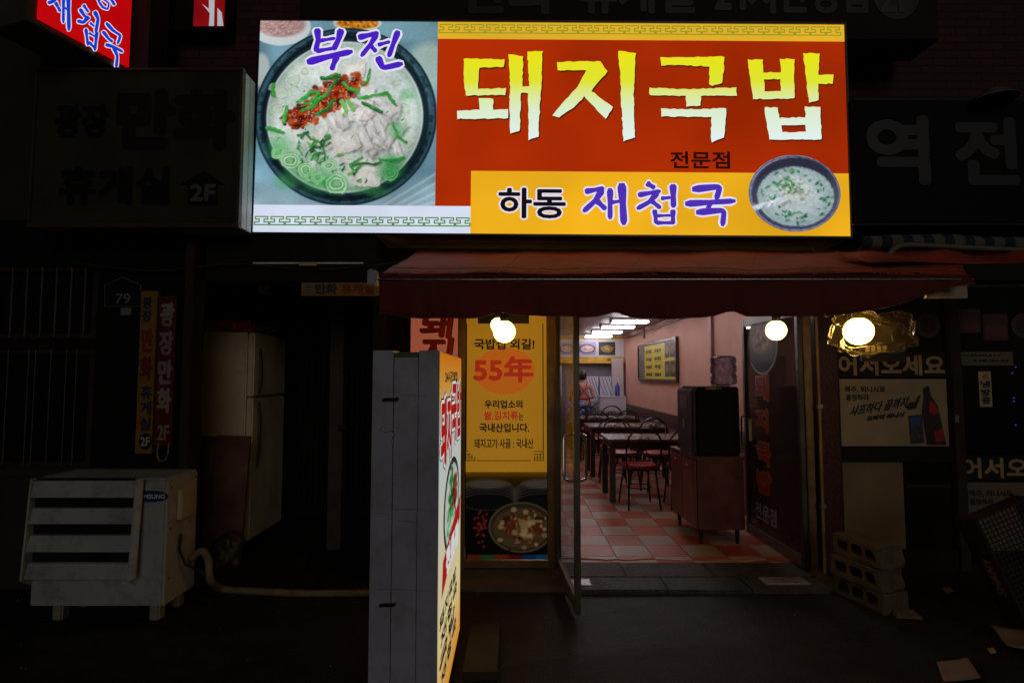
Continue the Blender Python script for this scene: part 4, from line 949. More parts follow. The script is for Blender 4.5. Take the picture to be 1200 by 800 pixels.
# ---------------------------------------------------------------- left: unlit comic-cafe box sign
ls = thing('unlit_box_sign', 'large unlit olive box sign with an arrow marked 2F, left of the lit sign', 'sign', (-2.4, 3.85, 2.4))
YL = 3.75
lx0, lx1, lz0, lz1 = P(41, 175, YL).x, P(279.5, 175, YL).x, P(160, 262, YL).z, P(160, 84, YL).z
olive = mat('unlit_olive_face', (0.042, 0.041, 0.014), 0.7, spec=0.15, var=0.15, scale=2, bump=0.03, dirt=(0.016, 0.016, 0.006), dirt_amt=0.5)
MB().box(lx0, YL, lz0, lx1, YL + 0.012, lz1).build('face', olive, ls)
for b in ((lx0 - 0.02, lz0 - 0.03, lx1 + 0.02, lz0 - 0.001), (lx0 - 0.02, lz1 + 0.001, lx1 + 0.02, lz1 + 0.025), (lx0 - 0.02, lz0 - 0.0005, lx0 - 0.001, lz1 + 0.0005), (lx1 + 0.001, lz0 - 0.0005, lx1 + 0.02, lz1 + 0.0005)):
    MB().box(b[0], YL - 0.012, b[1], b[2], YL + 0.03, b[3]).build('rim', mat('brown_rim', (0.06, 0.035, 0.02), 0.5), ls, bevel=0.003)
MB().box(lx0 - 0.015, YL + 0.031, lz0 - 0.025, lx1 + 0.012, YL + 0.235, lz1 + 0.02).build('housing', sign_back, ls, bevel=0.004)
for k in range(2): MB().box(lx1 + 0.0125, YL + 0.035 + k * 0.075, lz0 - 0.02, lx1 + 0.018, YL + 0.105 + k * 0.075, lz1 + 0.012).build('side_strip', pale_metal, ls, bevel=0.002)
LF = front(YL)
def lpx(*a): return pxrect(LF, *a, YL)
dk = mat('unlit_dark_letter', (0.006, 0.005, 0.005), 0.7, bump=0, spec=0.2); dkr = mat('unlit_maroon_letter', (0.014, 0.004, 0.004), 0.7, bump=0, spec=0.2); ol = mat('unlit_pale_edge', (0.036, 0.035, 0.018), 0.7, bump=0, spec=0.2)
for t, r, m_, bo in (('광장', (66, 124, 126, 160), dk, 0.012), ('만화', (141, 108, 272, 172), dkr, 0.026), ('휴게실', (72, 198, 198, 238), dk, 0.014)):
    lettering(ls, t, LF, lpx(*r), ol, 0.002, bo + 0.007, 'letter_outline'); lettering(ls, t, LF, lpx(*r), m_, 0.0045, bo)
mb = MB(); poly(mb, [LF.pt(*LF.ab(P(x, y, YL)), 0.003) for x, y in ((211, 217), (239, 200), (265, 217), (255, 217), (255, 241), (220, 241), (220, 217))]); mb.build('arrow_mark', dk, ls)
lettering(ls, '2F', LF, lpx(224, 217, 252, 235), mat('unlit_grey_letter', (0.12, 0.12, 0.10), 0.5, bump=0), 0.005, 0.006)

# projecting red lit sign, top left corner
bs = thing('projecting_sign', 'red lit box sign with blue lettering sticking out at the top left corner', 'sign', (-2.9, 3.7, 3.6))
pf, pn = P(151, 81, 3.95), P(43, 22, 3.38)
uu = Vector((pf.x - pn.x, pf.y - pn.y, 0)); LB = uu.length
zb = (pf.z + pn.z) / 2
JF = Fr((pn.x, pn.y, zb), uu, (0, 0, 1)); nn = JF.n
HB = 1.1
def jbox(a0, b0, a1, b1, d0, d1, name, m, bev=0.004):
    mb = MB(); mb.hexa([JF.pt(a0, b0, d1), JF.pt(a1, b0, d1), JF.pt(a1, b0, d0), JF.pt(a0, b0, d0), JF.pt(a0, b1, d1), JF.pt(a1, b1, d1), JF.pt(a1, b1, d0), JF.pt(a0, b1, d0)]); o = mb.build(name, m, bs, bevel=bev); fix_normals(o); return o
jbox(-0.05, -0.035, LB + 0.02, HB, -0.36, -0.012, 'housing', mat('olive_housing', (0.08, 0.075, 0.045), 0.5, var=0.2, dirt=(0.06, 0.05, 0.03), dirt_amt=0.6), 0.004)
for k in range(3): jbox(-0.05, -0.041, LB + 0.02, -0.0355, -0.345 + k * 0.115, -0.24 + k * 0.115, 'bottom_board', MATS['olive_housing'], 0.002)
sheet(JF, (0, 0, LB, HB), 0.0, emis('lit_scarlet', S(186, 6, 10), 1.0, 0.12, 2.0), 'lit_face', bs)
e_blu = emis('lit_blue', S(14, 60, 200), 1.0, 0, sample=False); e_pnk = emis('lit_pale_outline', S(226, 214, 232), 1.0, 0, sample=False)
def jq(x, y):                                                 # photo point on the sign's face
    d = ray(x, y); o = Vector((0, 0, EYE)); t = (JF.o - o).dot(JF.n) / d.dot(JF.n); return JF.ab(o + d * t)
zj = lambda x, y: (x / 6.669, y / 6.669)
jpt = lambda x, y, d: JF.pt(*jq(x, y), d + 0.002)
J1 = [([(360, -70), (450, -40)], 34), ([(450, -40), (420, 10), (370, 28)], 38), ([(430, 20), (470, 95)], 30), ([(494, -60), (492, 185)], 30), ([(494, 60), (530, 80)], 22), ([(530, -90), (536, 245)], 38)]
C1 = [([(648, 40), (690, 100)], 26), ([(620, 70), (660, 130), (700, 150)], 30), ([(690, 130), (650, 180), (600, 165)], 34), ([(735, 90), (765, 150), (745, 260)], 34), ([(700, 180), (735, 210)], 22), ([(668, 225), (685, 360)], 28), ([(755, 250), (738, 400)], 30), ([(690, 260), (745, 290)], 20), ([(690, 330), (745, 385)], 26)]
G1 = [([(825, 180), (880, 240), (940, 280), (915, 350)], 28), ([(800, 245), (850, 310), (880, 330)], 28), ([(820, 350), (890, 370), (960, 410)], 28), ([(880, 360), (915, 440), (905, 535)], 30)]
D1 = [([(760, 0), (800, 60), (840, 75), (850, 30), (800, -10), (765, 10)], 20), ([(850, -30), (895, 45)], 30), ([(760, -60), (840, -30)], 26)]
brush_word(bs, [J1, C1, G1, D1], zj, jpt, e_blu, e_pnk, 7, k=1.0)

# small red lit sign further up and the unlit panel above the big sign
fs = thing('far_red_sign', 'small red lit sign with cropped white letters above the dark box sign', 'sign', (-2.5, 4.3, 4.2))
FF = front(4.3); fr_ = pxrect(FF, 228, -60, 264, 31, 4.3)
sheet(FF, fr_, 0.0, emis('lit_dull_red', S(120, 10, 14), 1.0, 0.3, 3.0), 'lit_face', fs)
sheet(FF, (fr_[0] - 0.25, fr_[1] - 0.03, fr_[2] + 0.02, fr_[3] + 0.03), -0.004, dark_frame, 'housing', fs, th=0.14)
e_gw = emis('lit_grey_white', S(170, 172, 176), 1.0, 0.1, 3, sample=False)
for pp in ([(237, 5), (246, 16), (245, 31), (251, 31), (252, -20), (245, -20), (245, 11)], [(255, 10), (260, 15), (262, 31), (255, 31)]):
    mb = MB(); poly(mb, [FF.pt(*FF.ab(P(x, y, 4.3)), 0.003) for x, y in pp]); mb.build('lettering', e_gw, fs)

up = thing('upper_unlit_sign', 'long unlit brown sign above the lit sign, marked 2F at its right end', 'sign', (1.4, 4.1, 3.9))
YU = 4.02; UF = front(YU)
u0 = pxrect(UF, 352, -90, 1097, 46, YU)
sheet(UF, u0, 0.0, mat('unlit_brown_face', (0.028, 0.014, 0.007), 0.7, var=0.2, scale=2, dirt=(0.012, 0.008, 0.006), dirt_amt=0.5, spec=0.2), 'face', up, th=0.3)
dk2 = mat('unlit_black_letter', (0.008, 0.008, 0.01), 0.5, bump=0)
lettering(up, '24시간영업', UF, pxrect(UF, 838, -34, 1015, 15, YU), dk2, 0.003, 0.012)
lettering(up, '만화', UF, pxrect(UF, 545, -34, 650, 15, YU), dk2, 0.003, 0.016); lettering(up, '휴게실', UF, pxrect(UF, 680, -34, 812, 15, YU), dk2, 0.003, 0.012)
cv = Canvas(0, 0, 10, 10, 4, 4, (16, 16, 18)); cv.disc(UF, pxrect(UF, 1022, -42, 1078, 23, YU), 0.002, 'round_mark', attr_mat('printed_photo'), up)
lettering(up, '2F', UF, pxrect(UF, 1031, -24, 1068, 14, YU), mat('unlit_tan_letter', (0.05, 0.032, 0.02), 0.5, bump=0), 0.0045, 0.008)

# unlit sign with pale letters at the right
ys = thing('unlit_dark_sign', 'unlit black sign with big grey letters at the right edge', 'sign', (3.6, 4.0, 2.6))
YY = 3.92; WF = front(YY); w0 = pxrect(WF, 1000, 118, 1290, 262, YY)
sheet(WF, w0, 0.0, mat('unlit_black_face', (0.006, 0.005, 0.006), 0.6, var=0.2, scale=2, spec=0.12), 'face', ys, th=0.3)
gl_ = mat('unlit_white_letter', (0.017, 0.014, 0.0135), 0.5, var=0.3, scale=8, bump=0)
lettering(ys, '역', WF, pxrect(WF, 1018, 139, 1086, 214, YY), gl_, 0.003, 0.020); lettering(ys, '전', WF, pxrect(WF, 1121, 141, 1190, 214, YY), gl_, 0.003, 0.020)
for r in ((1000, 115, 1290, 118.4), (1000, 262, 1290, 264)):
    q = pxrect(WF, *r, YY); sheet(WF, q, 0.004, brown_frame, 'rim', ys, th=0.02)
lamp_h = thing('sign_floodlight', 'unlit metal floodlight on top of the dark sign at the right', 'lamp', P(1165, 118, YY))
c = P(1165, 112, YY - 0.06)
MB().lathe([(0.14, -0.035), (0.13, -0.02), (0.07, 0.03), (0.03, 0.05)], c, 20).build('shade', mat('blue_grey_shade', (0.2, 0.22, 0.27), 0.4, 0.3), lamp_h, smooth=True)
MB().tube([(c.x, c.y, c.z + 0.045), (c.x, c.y + 0.12, c.z + 0.04), (c.x, c.y + 0.2, c.z - 0.02)], 0.01).build('arm', dark_frame, lamp_h, smooth=True)

# ---------------------------------------------------------------- left: house front with barred windows, recess with fridge
YW = 4.0
lh = thing('left_house', 'dark house front with barred windows left of the entrance recess', 'building', (-3.5, YW, 0))
xr = P(216, 500, YW).x                                        # right end of the house wall
wx0, wx1 = -6.0, P(104, 400, YW).x
wz = [P(50, y, YW).z for y in (548, 408, 397, 311)]
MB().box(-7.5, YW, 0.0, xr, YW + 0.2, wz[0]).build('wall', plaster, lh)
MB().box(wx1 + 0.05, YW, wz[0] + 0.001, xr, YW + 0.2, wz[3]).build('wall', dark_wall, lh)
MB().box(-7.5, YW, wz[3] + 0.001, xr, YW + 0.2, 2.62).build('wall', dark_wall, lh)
MB().box(-7.5, YW - 0.02, 2.63, -2.7, YW + 0.2, 7.5).build('wall', plaster, lh)
wnd_glass = mat('dark_window_glass', (0.006, 0.006, 0.007), 0.15, var=0.3, scale=3, bump=0.04, bscale=6)
for z0, z1 in ((wz[0], wz[1]), (wz[2], wz[3])):
    w = MB().box(-7.5, YW + 0.09, z0 + 0.002, wx1 + 0.049, YW + 0.11, z1 - 0.002).build('window', wnd_glass, lh)
    MB().box(-7.5, YW + 0.02, z0 + 0.002, wx1 - 0.001, YW + 0.085, z0 + 0.04).build('frame', brown_frame, w)
    MB().box(-7.5, YW + 0.02, z1 - 0.04, wx1 - 0.001, YW + 0.085, z1 - 0.002).build('frame', brown_frame, w)
    MB().box(wx1, YW + 0.015, z0 + 0.002, wx1 + 0.048, YW + 0.085, z1 - 0.002).build('frame', brown_frame, w)
    bar_m = mat('old_bar_metal', (0.10, 0.08, 0.065), 0.5, 0.3, var=0.3)
    xs_ = [P(px, 350, YW).x for px in ((12, 29.5, 47, 64, 81.5, 98, -6, -23, -40, -58) if z0 > 1.4 else (12, 36, 44, 62, 80, 92, -12))]
    for x in xs_: MB().tube([(x, YW + 0.01, z0 + 0.01), (x, YW + 0.01, z1 - 0.01)], 0.006 if z0 > 1.4 else 0.004, 6).build('bar', bar_m, w)
MB().box(-7.5, YW - 0.05, wz[0] - 0.05, wx1 + 0.06, YW - 0.001, wz[0] - 0.004).build('sill', plaster, lh, bevel=0.005)
xp = P(222, 500, YW - 0.05).x
MB().box(xr - 0.001, YW - 0.06, 0.0, xp + 0.0, YW + 0.1, 2.62).build('corner_post', brown_frame, lh, bevel=0.005)
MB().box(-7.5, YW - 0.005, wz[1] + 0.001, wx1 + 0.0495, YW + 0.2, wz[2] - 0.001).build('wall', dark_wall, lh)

# recess between the two houses
rc = thing('entrance_recess', 'dark corrugated walls and lintel of the recess behind the fridge', 'wall', (-1.7, 5.8, 0))
corr = mat('dark_corrugated', (0.012, 0.011, 0.010), 0.45, 0.3, var=0.3, scale=5)
mb = MB(); nX = 60
x_a, x_b = -2.9, -1.04
for i in range(nX * 2 + 1):
    x = x_a + (x_b - x_a) * i / (2 * nX); y = 6.1 + (0.02 if i % 4 < 2 else 0)
    mb.v += [(x, y, 0), (x, y, 2.7)]
for i in range(nX * 2): mb.f.append((2 * i, 2 * i + 2, 2 * i + 3, 2 * i + 1))
mb.build('back_sheet', corr, rc)
mb = MB(); 
for i in range(61):
    y = YF + 0.1 + (6.1 - YF - 0.1) * i / 60; x = -1.03 - (0.02 if i % 4 < 2 else 0); mb.v += [(x, y, 0), (x, y, 2.7)]
for i in range(60): mb.f.append((2 * i, 2 * i + 2, 2 * i + 3, 2 * i + 1))
mb.build('side_sheet', corr, rc)
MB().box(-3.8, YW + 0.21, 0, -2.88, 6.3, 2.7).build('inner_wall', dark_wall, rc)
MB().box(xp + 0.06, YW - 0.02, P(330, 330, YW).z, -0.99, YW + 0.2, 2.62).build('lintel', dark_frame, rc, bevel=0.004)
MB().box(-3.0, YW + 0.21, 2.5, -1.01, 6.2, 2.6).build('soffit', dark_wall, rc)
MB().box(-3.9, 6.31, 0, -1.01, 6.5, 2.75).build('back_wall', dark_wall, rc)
p, q = P(297, 309.5, YW - 0.03), P(426, 307.5, YW - 0.03); MB().box(p.x, YW - 0.04, p.z, q.x, YW - 0.021, q.z).build('light_trim', pale_metal, rc)
p, q = P(351, 311.5, YW - 0.05), P(371, 307.5, YW - 0.05); MB().box(p.x, YW - 0.06, p.z, q.x, YW - 0.041, q.z).build('trim_clip', cream_print, rc)
p = P(388, 360, 4.9); MB().box(p.x, 4.9, 0, p.x + 0.12, 5.0, 2.5).build('post', mat('weathered_post', (0.07, 0.052, 0.036), 0.7, var=0.3, scale=10), rc, bevel=0.005)
MB().box(-1.52, 4.88, 1.02, p.x + 0.16, 5.02, 1.07).build('rail', brown_frame, rc)
MB().box(-1.06, 4.2, 0.0, -0.99, YF + 0.24, 2.62).build('post', dark_frame, rc, bevel=0.004)
p, q = P(303, 345, YW - 0.03), P(318, 336, YW - 0.03); MB().box(p.x, YW - 0.05, p.z, q.x, YW - 0.0205, q.z).build('door_closer', dark_frame, rc, bevel=0.004)

# house number plate
hn = thing('house_number_plate', 'small dark house number plate reading 79 on the left wall', 'plate', P(144, 360, YW - 0.01))
NF = front(YW - 0.012)
def npt(x, y, d=0.0): return NF.pt(*NF.ab(P(x, y, YW - 0.012)), d)
out = [(123, 359), (123, 334), (133, 330), (144, 325), (155, 330), (165, 334), (165, 359)]
mb = MB(); poly(mb, [npt(*q) for q in out]); mb.build('plate', mat('navy_enamel', (0.006, 0.007, 0.014), 0.5, bump=0, spec=0.2), hn)
mb = MB(); mb.tube([npt(x, y, 0.002) for x, y in out], 0.003, 6, closed=True); mb.build('border', mat('dull_white', (0.16, 0.16, 0.16), 0.6), hn)
lettering(hn, '79', NF, pxrect(NF, 136, 344, 153, 355.5, YW - 0.012), mat('dull_white', (0.16, 0.16, 0.16), 0.6), 0.003, 0.0015)
tag(MB().box(*P(141, 369, YW - 0.02), *(P(155, 361, YW - 0.004))).build('paper_label', mat('dull_white', (0.16, 0.16, 0.16), 0.6)), 'tiny paper label stuck below the house number plate', 'label')

# vertical yellow and red signs on the corner
def vsign(name, label, x0, y0, x1, y1, m_face, Yv, parts):
    F = front(Yv); r = pxrect(F, x0, y0, x1, y1, Yv); t = thing(name, label, 'sign', (0.5 * (r[0] + r[2]), Yv, r[1]))
    sheet(F, r, 0.0, m_face, 'board', t, th=0.03)
    for kind, chars, px0, py0, px1, py1, m_, bo in parts:
        q = pxrect(F, px0, py0, px1, py1, Yv)
        if kind == 'col': column(t, chars, F, q[0], q[2], q[3], q[1], m_, 0.003, bo, 0.2)
        else: lettering(t, chars, F, q, m_, 0.003, bo)
    return t, F
navy_l = mat('navy_letter', (0.015, 0.018, 0.06), 0.5, bump=0); red_l = mat('crimson_letter', (0.2, 0.012, 0.01), 0.5, bump=0)
t, F = vsign('vertical_sign', 'narrow yellow upright sign with black and red letters beside the house number', 162, 341, 181, 531, mat('dull_yellow_board', (0.24, 0.115, 0.012), 0.55, var=0.15), YW - 0.03,
    [('col', '광장', 167, 347, 178, 378, navy_l, 0.003), ('col', '만화', 166, 382, 178, 448, red_l, 0.006), ('col', '휴게실', 165, 450, 177, 506, navy_l, 0.003)])
cv = Canvas(0, 0, 10, 10, 4, 4, (14, 14, 18)); cv.disc(F, pxrect(F, 163, 507, 178, 527, YW - 0.03), 0.002, 'round_mark', attr_mat('printed_photo'), t)
lettering(t, '2F', F, pxrect(F, 165.5, 512, 175.5, 522, YW - 0.03), cream_print, 0.0035, 0.002)
t, F = vsign('vertical_sign', 'narrow dark red upright sign with pale letters beside the yellow one', 184, 347, 204, 522, mat('maroon_board', (0.10, 0.007, 0.007), 0.45, var=0.15), YW - 0.04,
    [('col', '광장만화', 187, 352, 202, 486, mat('pale_letter', (0.26, 0.19, 0.165), 0.5, bump=0), 0.007), ('txt', '2F', 185, 498, 198, 515, MATS['pale_letter'], 0.004)])
c = P(191, 527, YW - 0.05); MB().tube([c + Vector((-0.035, 0, 0.05)), c + Vector((-0.04, 0, -0.04)), c + Vector((-0.02, 0, -0.08)), c + Vector((0.02, 0, -0.07)), c + Vector((0.035, 0, -0.03)), c + Vector((0.04, 0, 0.05))], 0.005, 6).build('hanging_wire', MATS['pale_letter'], t, smooth=True)
t, F = vsign('small_sign', 'small yellow sign with black and red letters above the recess', 353, 331, 444, 346.5, mat('dull_yellow_board', (0.24, 0.115, 0.012), 0.55, var=0.15), YW - 0.12,
    [('txt', '만화', 370, 333, 395, 344, navy_l, 0.004), ('txt', '휴게실', 401, 333, 438, 344, red_l, 0.003), ('col', '광장', 360, 332, 366, 345, mat('teal_letter', (0.03, 0.16, 0.3), 0.5, bump=0), 0.001)])
MB().box(*P(433, 329, YW - 0.1), *(P(438, 316, YW - 0.07))).build('hanger', steel, t)

# refrigerator in the recess
fg = thing('refrigerator', 'old beige refrigerator standing in the dark recess', 'refrigerator', (-2.53, 5.2, 0))
fx0, fx1, fy0, fy1, fz = -2.80, -2.33, 4.87, 5.55, P(293, 389, 4.87).z
beige = mat('beige_enamel', (0.62, 0.54, 0.37), 0.4, var=0.08, scale=3, bump=0.02, dirt=(0.25, 0.19, 0.1), dirt_amt=0.5)
MB().box(fx0, fy0, 0.05, fx1, fy1, fz).build('cabinet', beige, fg, bevel=0.012)
zs = P(300, 465, 5.0).z
for z0, z1 in ((0.08, zs - 0.006), (zs + 0.006, fz - 0.004)):
    dr = MB().box(fx1 + 0.006, fy0 + 0.002, z0, fx1 + 0.065, fy1, z1).build('door', beige, fg, bevel=0.012)
    h0, h1 = (z0 + (z1 - z0) * 0.5, z1 - 0.03) if z0 < 0.5 else (z0 + 0.03, z0 + (z1 - z0) * 0.75)
    MB().tube([(fx1 + 0.066, fy0 + 0.10, h0), (fx1 + 0.085, fy0 + 0.10, h0 + (h1 - h0) * .3), (fx1 + 0.085, fy0 + 0.10, h0 + (h1 - h0) * .7), (fx1 + 0.066, fy0 + 0.10, h1)], 0.012, 8).build('handle', mat('dark_handle', (0.05, 0.035, 0.02), 0.4), dr, smooth=True)
for x in (fx0 + 0.05, fx1 - 0.05): MB().box(x - 0.03, fy0 + 0.04, 0, x + 0.03, fy0 + 0.1, 0.049).build('foot', black_plastic, fg)
wood_b = mat('brown_board', (0.14, 0.06, 0.035), 0.6, var=0.35, scale=5, bump=0.1, bscale=20)
p, q = P(206, 670, 4.6), P(288, 511, 4.6)
bd = thing('wooden_board', 'brown wooden boards leaning against the refrigerator side', 'board', ((p.x + q.x) / 2, 4.6, 0))
xm = p.x + (q.x - p.x) * 0.47
for a, b in ((p.x, xm - 0.002), (xm + 0.002, q.x)):
    mb = MB(); mb.hexa([(a, 4.56, 0.0), (b, 4.56, 0.0), (b, 4.585, 0.0), (a, 4.585, 0.0), (a, 4.68, q.z), (b, 4.68, q.z - 0.01), (b, 4.705, q.z - 0.01), (a, 4.705, q.z)]); mb.build('board', wood_b, bd)
# bundles on the fridge
def lump(name, label, cat, c, s, m, seed, sub=4, k=2.5, amp=0.35):
    bm = bmesh.new(); bmesh.ops.create_icosphere(bm, subdivisions=sub, radius=1)
    for v in bm.verts:
        d = v.co.copy(); r = 1 + amp * mnoise.noise(d * k + Vector((seed, 0, 0))) + amp * 0.5 * (abs(mnoise.noise(d * k * 2.3 + Vector((0, seed, 0)))) - 0.2)
        z = d.z * r; z = max(z, -0.55)
        v.co = Vector((c[0] + d.x * r * s[0], c[1] + d.y * r * s[1], c[2] + (z + 0.55) * s[2]))
    me = bpy.data.meshes.new(name); bm.to_mesh(me); bm.free(); me.materials.append(m)
    for f in me.polygons: f.use_smooth = True
    o = link(name, me); tag(o, label, cat); return o
lump('cloth_bundle', 'crumpled red plastic cloth lying on top of the refrigerator', 'cloth', (fx0 + 0.22, 5.05, fz - 0.005), (0.25, 0.18, 0.075), mat('red_plastic_sheet', (0.3, 0.012, 0.01), 0.3, var=0.4, scale=8), 3.0, 5, 3.0, 0.5)
lump('bag_bundle', 'dark stuffed bag on top of the refrigerator door side', 'bag', (fx1 - 0.02, 5.15, fz - 0.005), (0.13, 0.16, 0.085), mat('dark_bag', (0.06, 0.04, 0.025), 0.4, var=0.5, scale=10), 8.0, 4, 3.0, 0.5)

# ---------------------------------------------------------------- outdoor unit
ac = thing('outdoor_unit', 'weathered white air conditioner outdoor unit with slatted air guide', 'air conditioner', (-2.56, 3.6, 0))
ax0, ax1, ay0, ay1, az0, az1 = -2.93, -2.115, 3.46, 3.78, 0.105, 0.856
ac_w = mat('aged_white_casing', (0.5, 0.48, 0.43), 0.5, var=0.16, scale=3, bump=0.03, dirt=(0.2, 0.14, 0.09), dirt_amt=0.8, dscale=6)
ac_g = mat('aged_grey_casing', (0.4, 0.42, 0.41), 0.5, var=0.12, scale=3, bump=0.03, dirt=(0.17, 0.15, 0.12), dirt_amt=0.8, dscale=6)
MB().box(ax0, ay0, az0, ax1 - 0.012, ay1, az1).build('casing', ac_g, ac, bevel=0.006)
MB().box(ax1 - 0.0115, ay0 + 0.002, az0, ax1, ay1, az1 + 0.004).build('side_panel', ac_w, ac, bevel=0.003)
MB().box(ax0 - 0.004, ay0 - 0.004, az1 + 0.0005, ax1 - 0.012, ay1 + 0.004, az1 + 0.016).build('top_cover', ac_g, ac, bevel=0.004)
gx1 = P(159, 600, 3.42).x
for k in range(4):                                            # slanted slats of the air guide
    zt = P(100, (564, 596, 628, 660)[k], 3.42).z; zl = P(100, (585, 616, 649, 681)[k], 3.36).z
    f0 = 0.006 * k
    mb = MB(); yt, yb = ay0 - 0.02 - f0, ay0 - 0.05 - f0
    mb.hexa([(ax0 + 0.012, yb, zl), (gx1 - 0.012, yb, zl), (gx1 - 0.012, yb + 0.004, zl), (ax0 + 0.012, yb + 0.004, zl), (ax0 + 0.012, yt, zt), (gx1 - 0.012, yt, zt), (gx1 - 0.012, yt + 0.02, zt + 0.003), (ax0 + 0.012, yt + 0.02, zt + 0.003)])
    mb.build('slat', ac_g, ac)
zt, zl = P(100, 561, 3.42).z, P(100, 684, 3.34).z
for a, b in ((ax0 - 0.002, ax0 + 0.009), (gx1 - 0.01, gx1 + 0.002)):
    mb = MB(); mb.hexa([(a, ay0 - 0.078, zl), (b, ay0 - 0.078, zl), (b, ay0 - 0.002, zl - 0.05), (a, ay0 - 0.002, zl - 0.05), (a, ay0 - 0.04, zt), (b, ay0 - 0.04, zt), (b, ay0 - 0.002, zt + 0.002), (a, ay0 - 0.002, zt + 0.002)]); mb.build('guide_cheek', ac_w, ac)
mb = MB(); mb.hexa([(gx1 + 0.0025, ay0 - 0.08, zl), (gx1 + 0.034, ay0 - 0.073, zl + 0.02), (gx1 + 0.034, ay0 - 0.063, zl + 0.02), (gx1 + 0.0025, ay0 - 0.068, zl), (gx1 + 0.0025, ay0 - 0.042, zt), (gx1 + 0.034, ay0 - 0.035, zt), (gx1 + 0.034, ay0 - 0.025, zt), (gx1 + 0.0025, ay0 - 0.03, zt)]); mb.build('guide_flange', ac_w, ac)
for k in range(5): z = zt - 0.05 - k * 0.125; MB().lathe([(0.006, 0), (0.006, 0.003), (0.002, 0.004)], (0, 0, 0), 8).build('screw', black_plastic, ac).matrix_local = Matrix.Translation((gx1 + 0.022, ay0 - 0.042 - k * 0.0075, z)) @ Matrix.Rotation(math.pi / 2, 4, 'X')
MB().box(ax0 + 0.012, ay0 - 0.012, zl - 0.01, gx1 - 0.011, ay0 - 0.0005, zt + 0.0).build('dark_gap_sheet', black_plastic, ac)  # black sheet standing in for the shade in the open slat gaps
AF = front(ay0 - 0.001)
cv = Canvas(0, 0, 10, 10, 4, 4, (16, 42, 110)); lr = pxrect(AF, 157, 574.5, 197.5, 588, ay0); cv.disc(AF, lr, 0.001, 'logo_oval', attr_mat('printed_photo'), ac)
lettering(ac, 'SAMSUNG', AF, (lr[0] + 0.02, lr[1] + 0.022, lr[2] - 0.02, lr[3] - 0.022), white_print, 0.003, 0.001)
MB().box(ax1 + 0.0005, 3.56, P(220, 607, 3.6).z, ax1 + 0.03, 3.68, P(220, 573, 3.6).z).build('terminal_cover', cream_print, ac, bevel=0.004)
MB().tube([(ax1 + 0.012, 3.59, 0.5), (ax1 + 0.012, 3.58, 0.40), (ax1 + 0.03, 3.62, 0.30), (ax1 + 0.09, 3.68, 0.24), (ax1 + 0.12, 3.70, 0.2)], 0.008, 8).build('cable', rubber, ac, smooth=True)
for x in (ax0 + 0.10, ax1 - 0.12):
    for y in (ay0 + 0.03, ay1 - 0.09): MB().box(x + 0.01, y, 0.0, x + 0.075, y + 0.07, 0.104).build('foot', mat('worn_foot', (0.26, 0.22, 0.14), 0.7, var=0.4, scale=14), ac, bevel=0.01)
    MB().box(x - 0.03, ay0 - 0.02, 0.0, x + 0.14, ay0 + 0.02, 0.012).build('base_rail', dark_frame, ac)
for y_, z_ in ((ay0 + 0.03, 0.8), (ay1 - 0.03, 0.82), (ay0 + 0.03, 0.55), (ay0 + 0.03, 0.25)): MB().box(ax1 + 0.0005, y_, z_, ax1 + 0.004, y_ + 0.012, z_ + 0.012).build('screw', mat('rust', (0.12, 0.05, 0.025), 0.8), ac)
hose_m = mat('beige_hose', (0.2, 0.15, 0.085), 0.6, var=0.3, scale=14, bump=0.2, bscale=50, dirt=(0.12, 0.1, 0.07), dirt_amt=0.5)
g = [(ax1 + 0.01, 3.72, 0.30), (ax1 + 0.08, 3.72, 0.35), (ax1 + 0.12, 3.73, 0.28), (ax1 + 0.13, 3.74, 0.16)] + [tuple(PG(x, y, 0.022)) for x, y in ((262, 690), (300, 692.5), (345, 694.5), (390, 695), (436, 694.5), (470, 692))]
tag(MB().tube(spline(g), 0.024, 10).build('drain_hose', hose_m, smooth='all'), 'beige insulated hose running along the ground from the outdoor unit', 'hose')
mb = MB(); cc = PG(262, 668, 0.0)
coil = [(cc.x + 0.13 * math.cos(a) * (1 + 0.1 * math.sin(3 * a)), cc.y + 0.05 * math.sin(a), 0.15 + 0.13 * math.sin(a + 0.4)) for a in [k * 0.3 for k in range(62)]]
tag(mb.tube(coil, 0.012, 6).build('cable_coil', rubber, smooth='all'), 'coil of black cable standing on the ground right of the outdoor unit', 'cable')
lump('rubbish_bundle', 'small dark rubbish bundle with a yellow patch beside the outdoor unit', 'bag', (cc.x - 0.02, cc.y + 0.08, 0.0), (0.10, 0.07, 0.13), mat('olive_rubbish', (0.09, 0.085, 0.03), 0.5, var=0.7, scale=14), 5.0)

# ---------------------------------------------------------------- right: neighbouring shop front
ns = thing('neighbour_shop', 'dark closed shop front with sticker covered windows right of the door', 'building', (3.6, YF, 0))
nx = lambda x: P(x, 500, YF).x
nz = lambda y: P(1080, y, YF).z
MB().box(2.545, YF - 0.03, 0.0, 2.575, YF + 0.1, 2.6).build('post', brown_frame, ns, bevel=0.004)
MB().box(nx(1113), YF - 0.05, 0.0, nx(1125), YF + 0.1, 2.6).build('post', brown_frame, ns, bevel=0.004)
MB().box(2.5755, YF - 0.03, 0.0, nx(1113) - 0.0005, YF + 0.08, nz(643)).build('sill', dark_frame, ns, bevel=0.004)
MB().box(2.5755, YF - 0.03, nz(540), nx(1113) - 0.0005, YF + 0.08, nz(524)).build('transom', dark_frame, ns, bevel=0.004)
MB().box(2.565, YF - 0.06, 2.25, 6.5, YF + 0.05, 2.61).build('fascia', dark_frame, ns)
pan = MB().box(2.5755, YF + 0.0, nz(523.9), nx(1113) - 0.0005, YF + 0.02, 2.249).build('window', wnd_glass, ns)
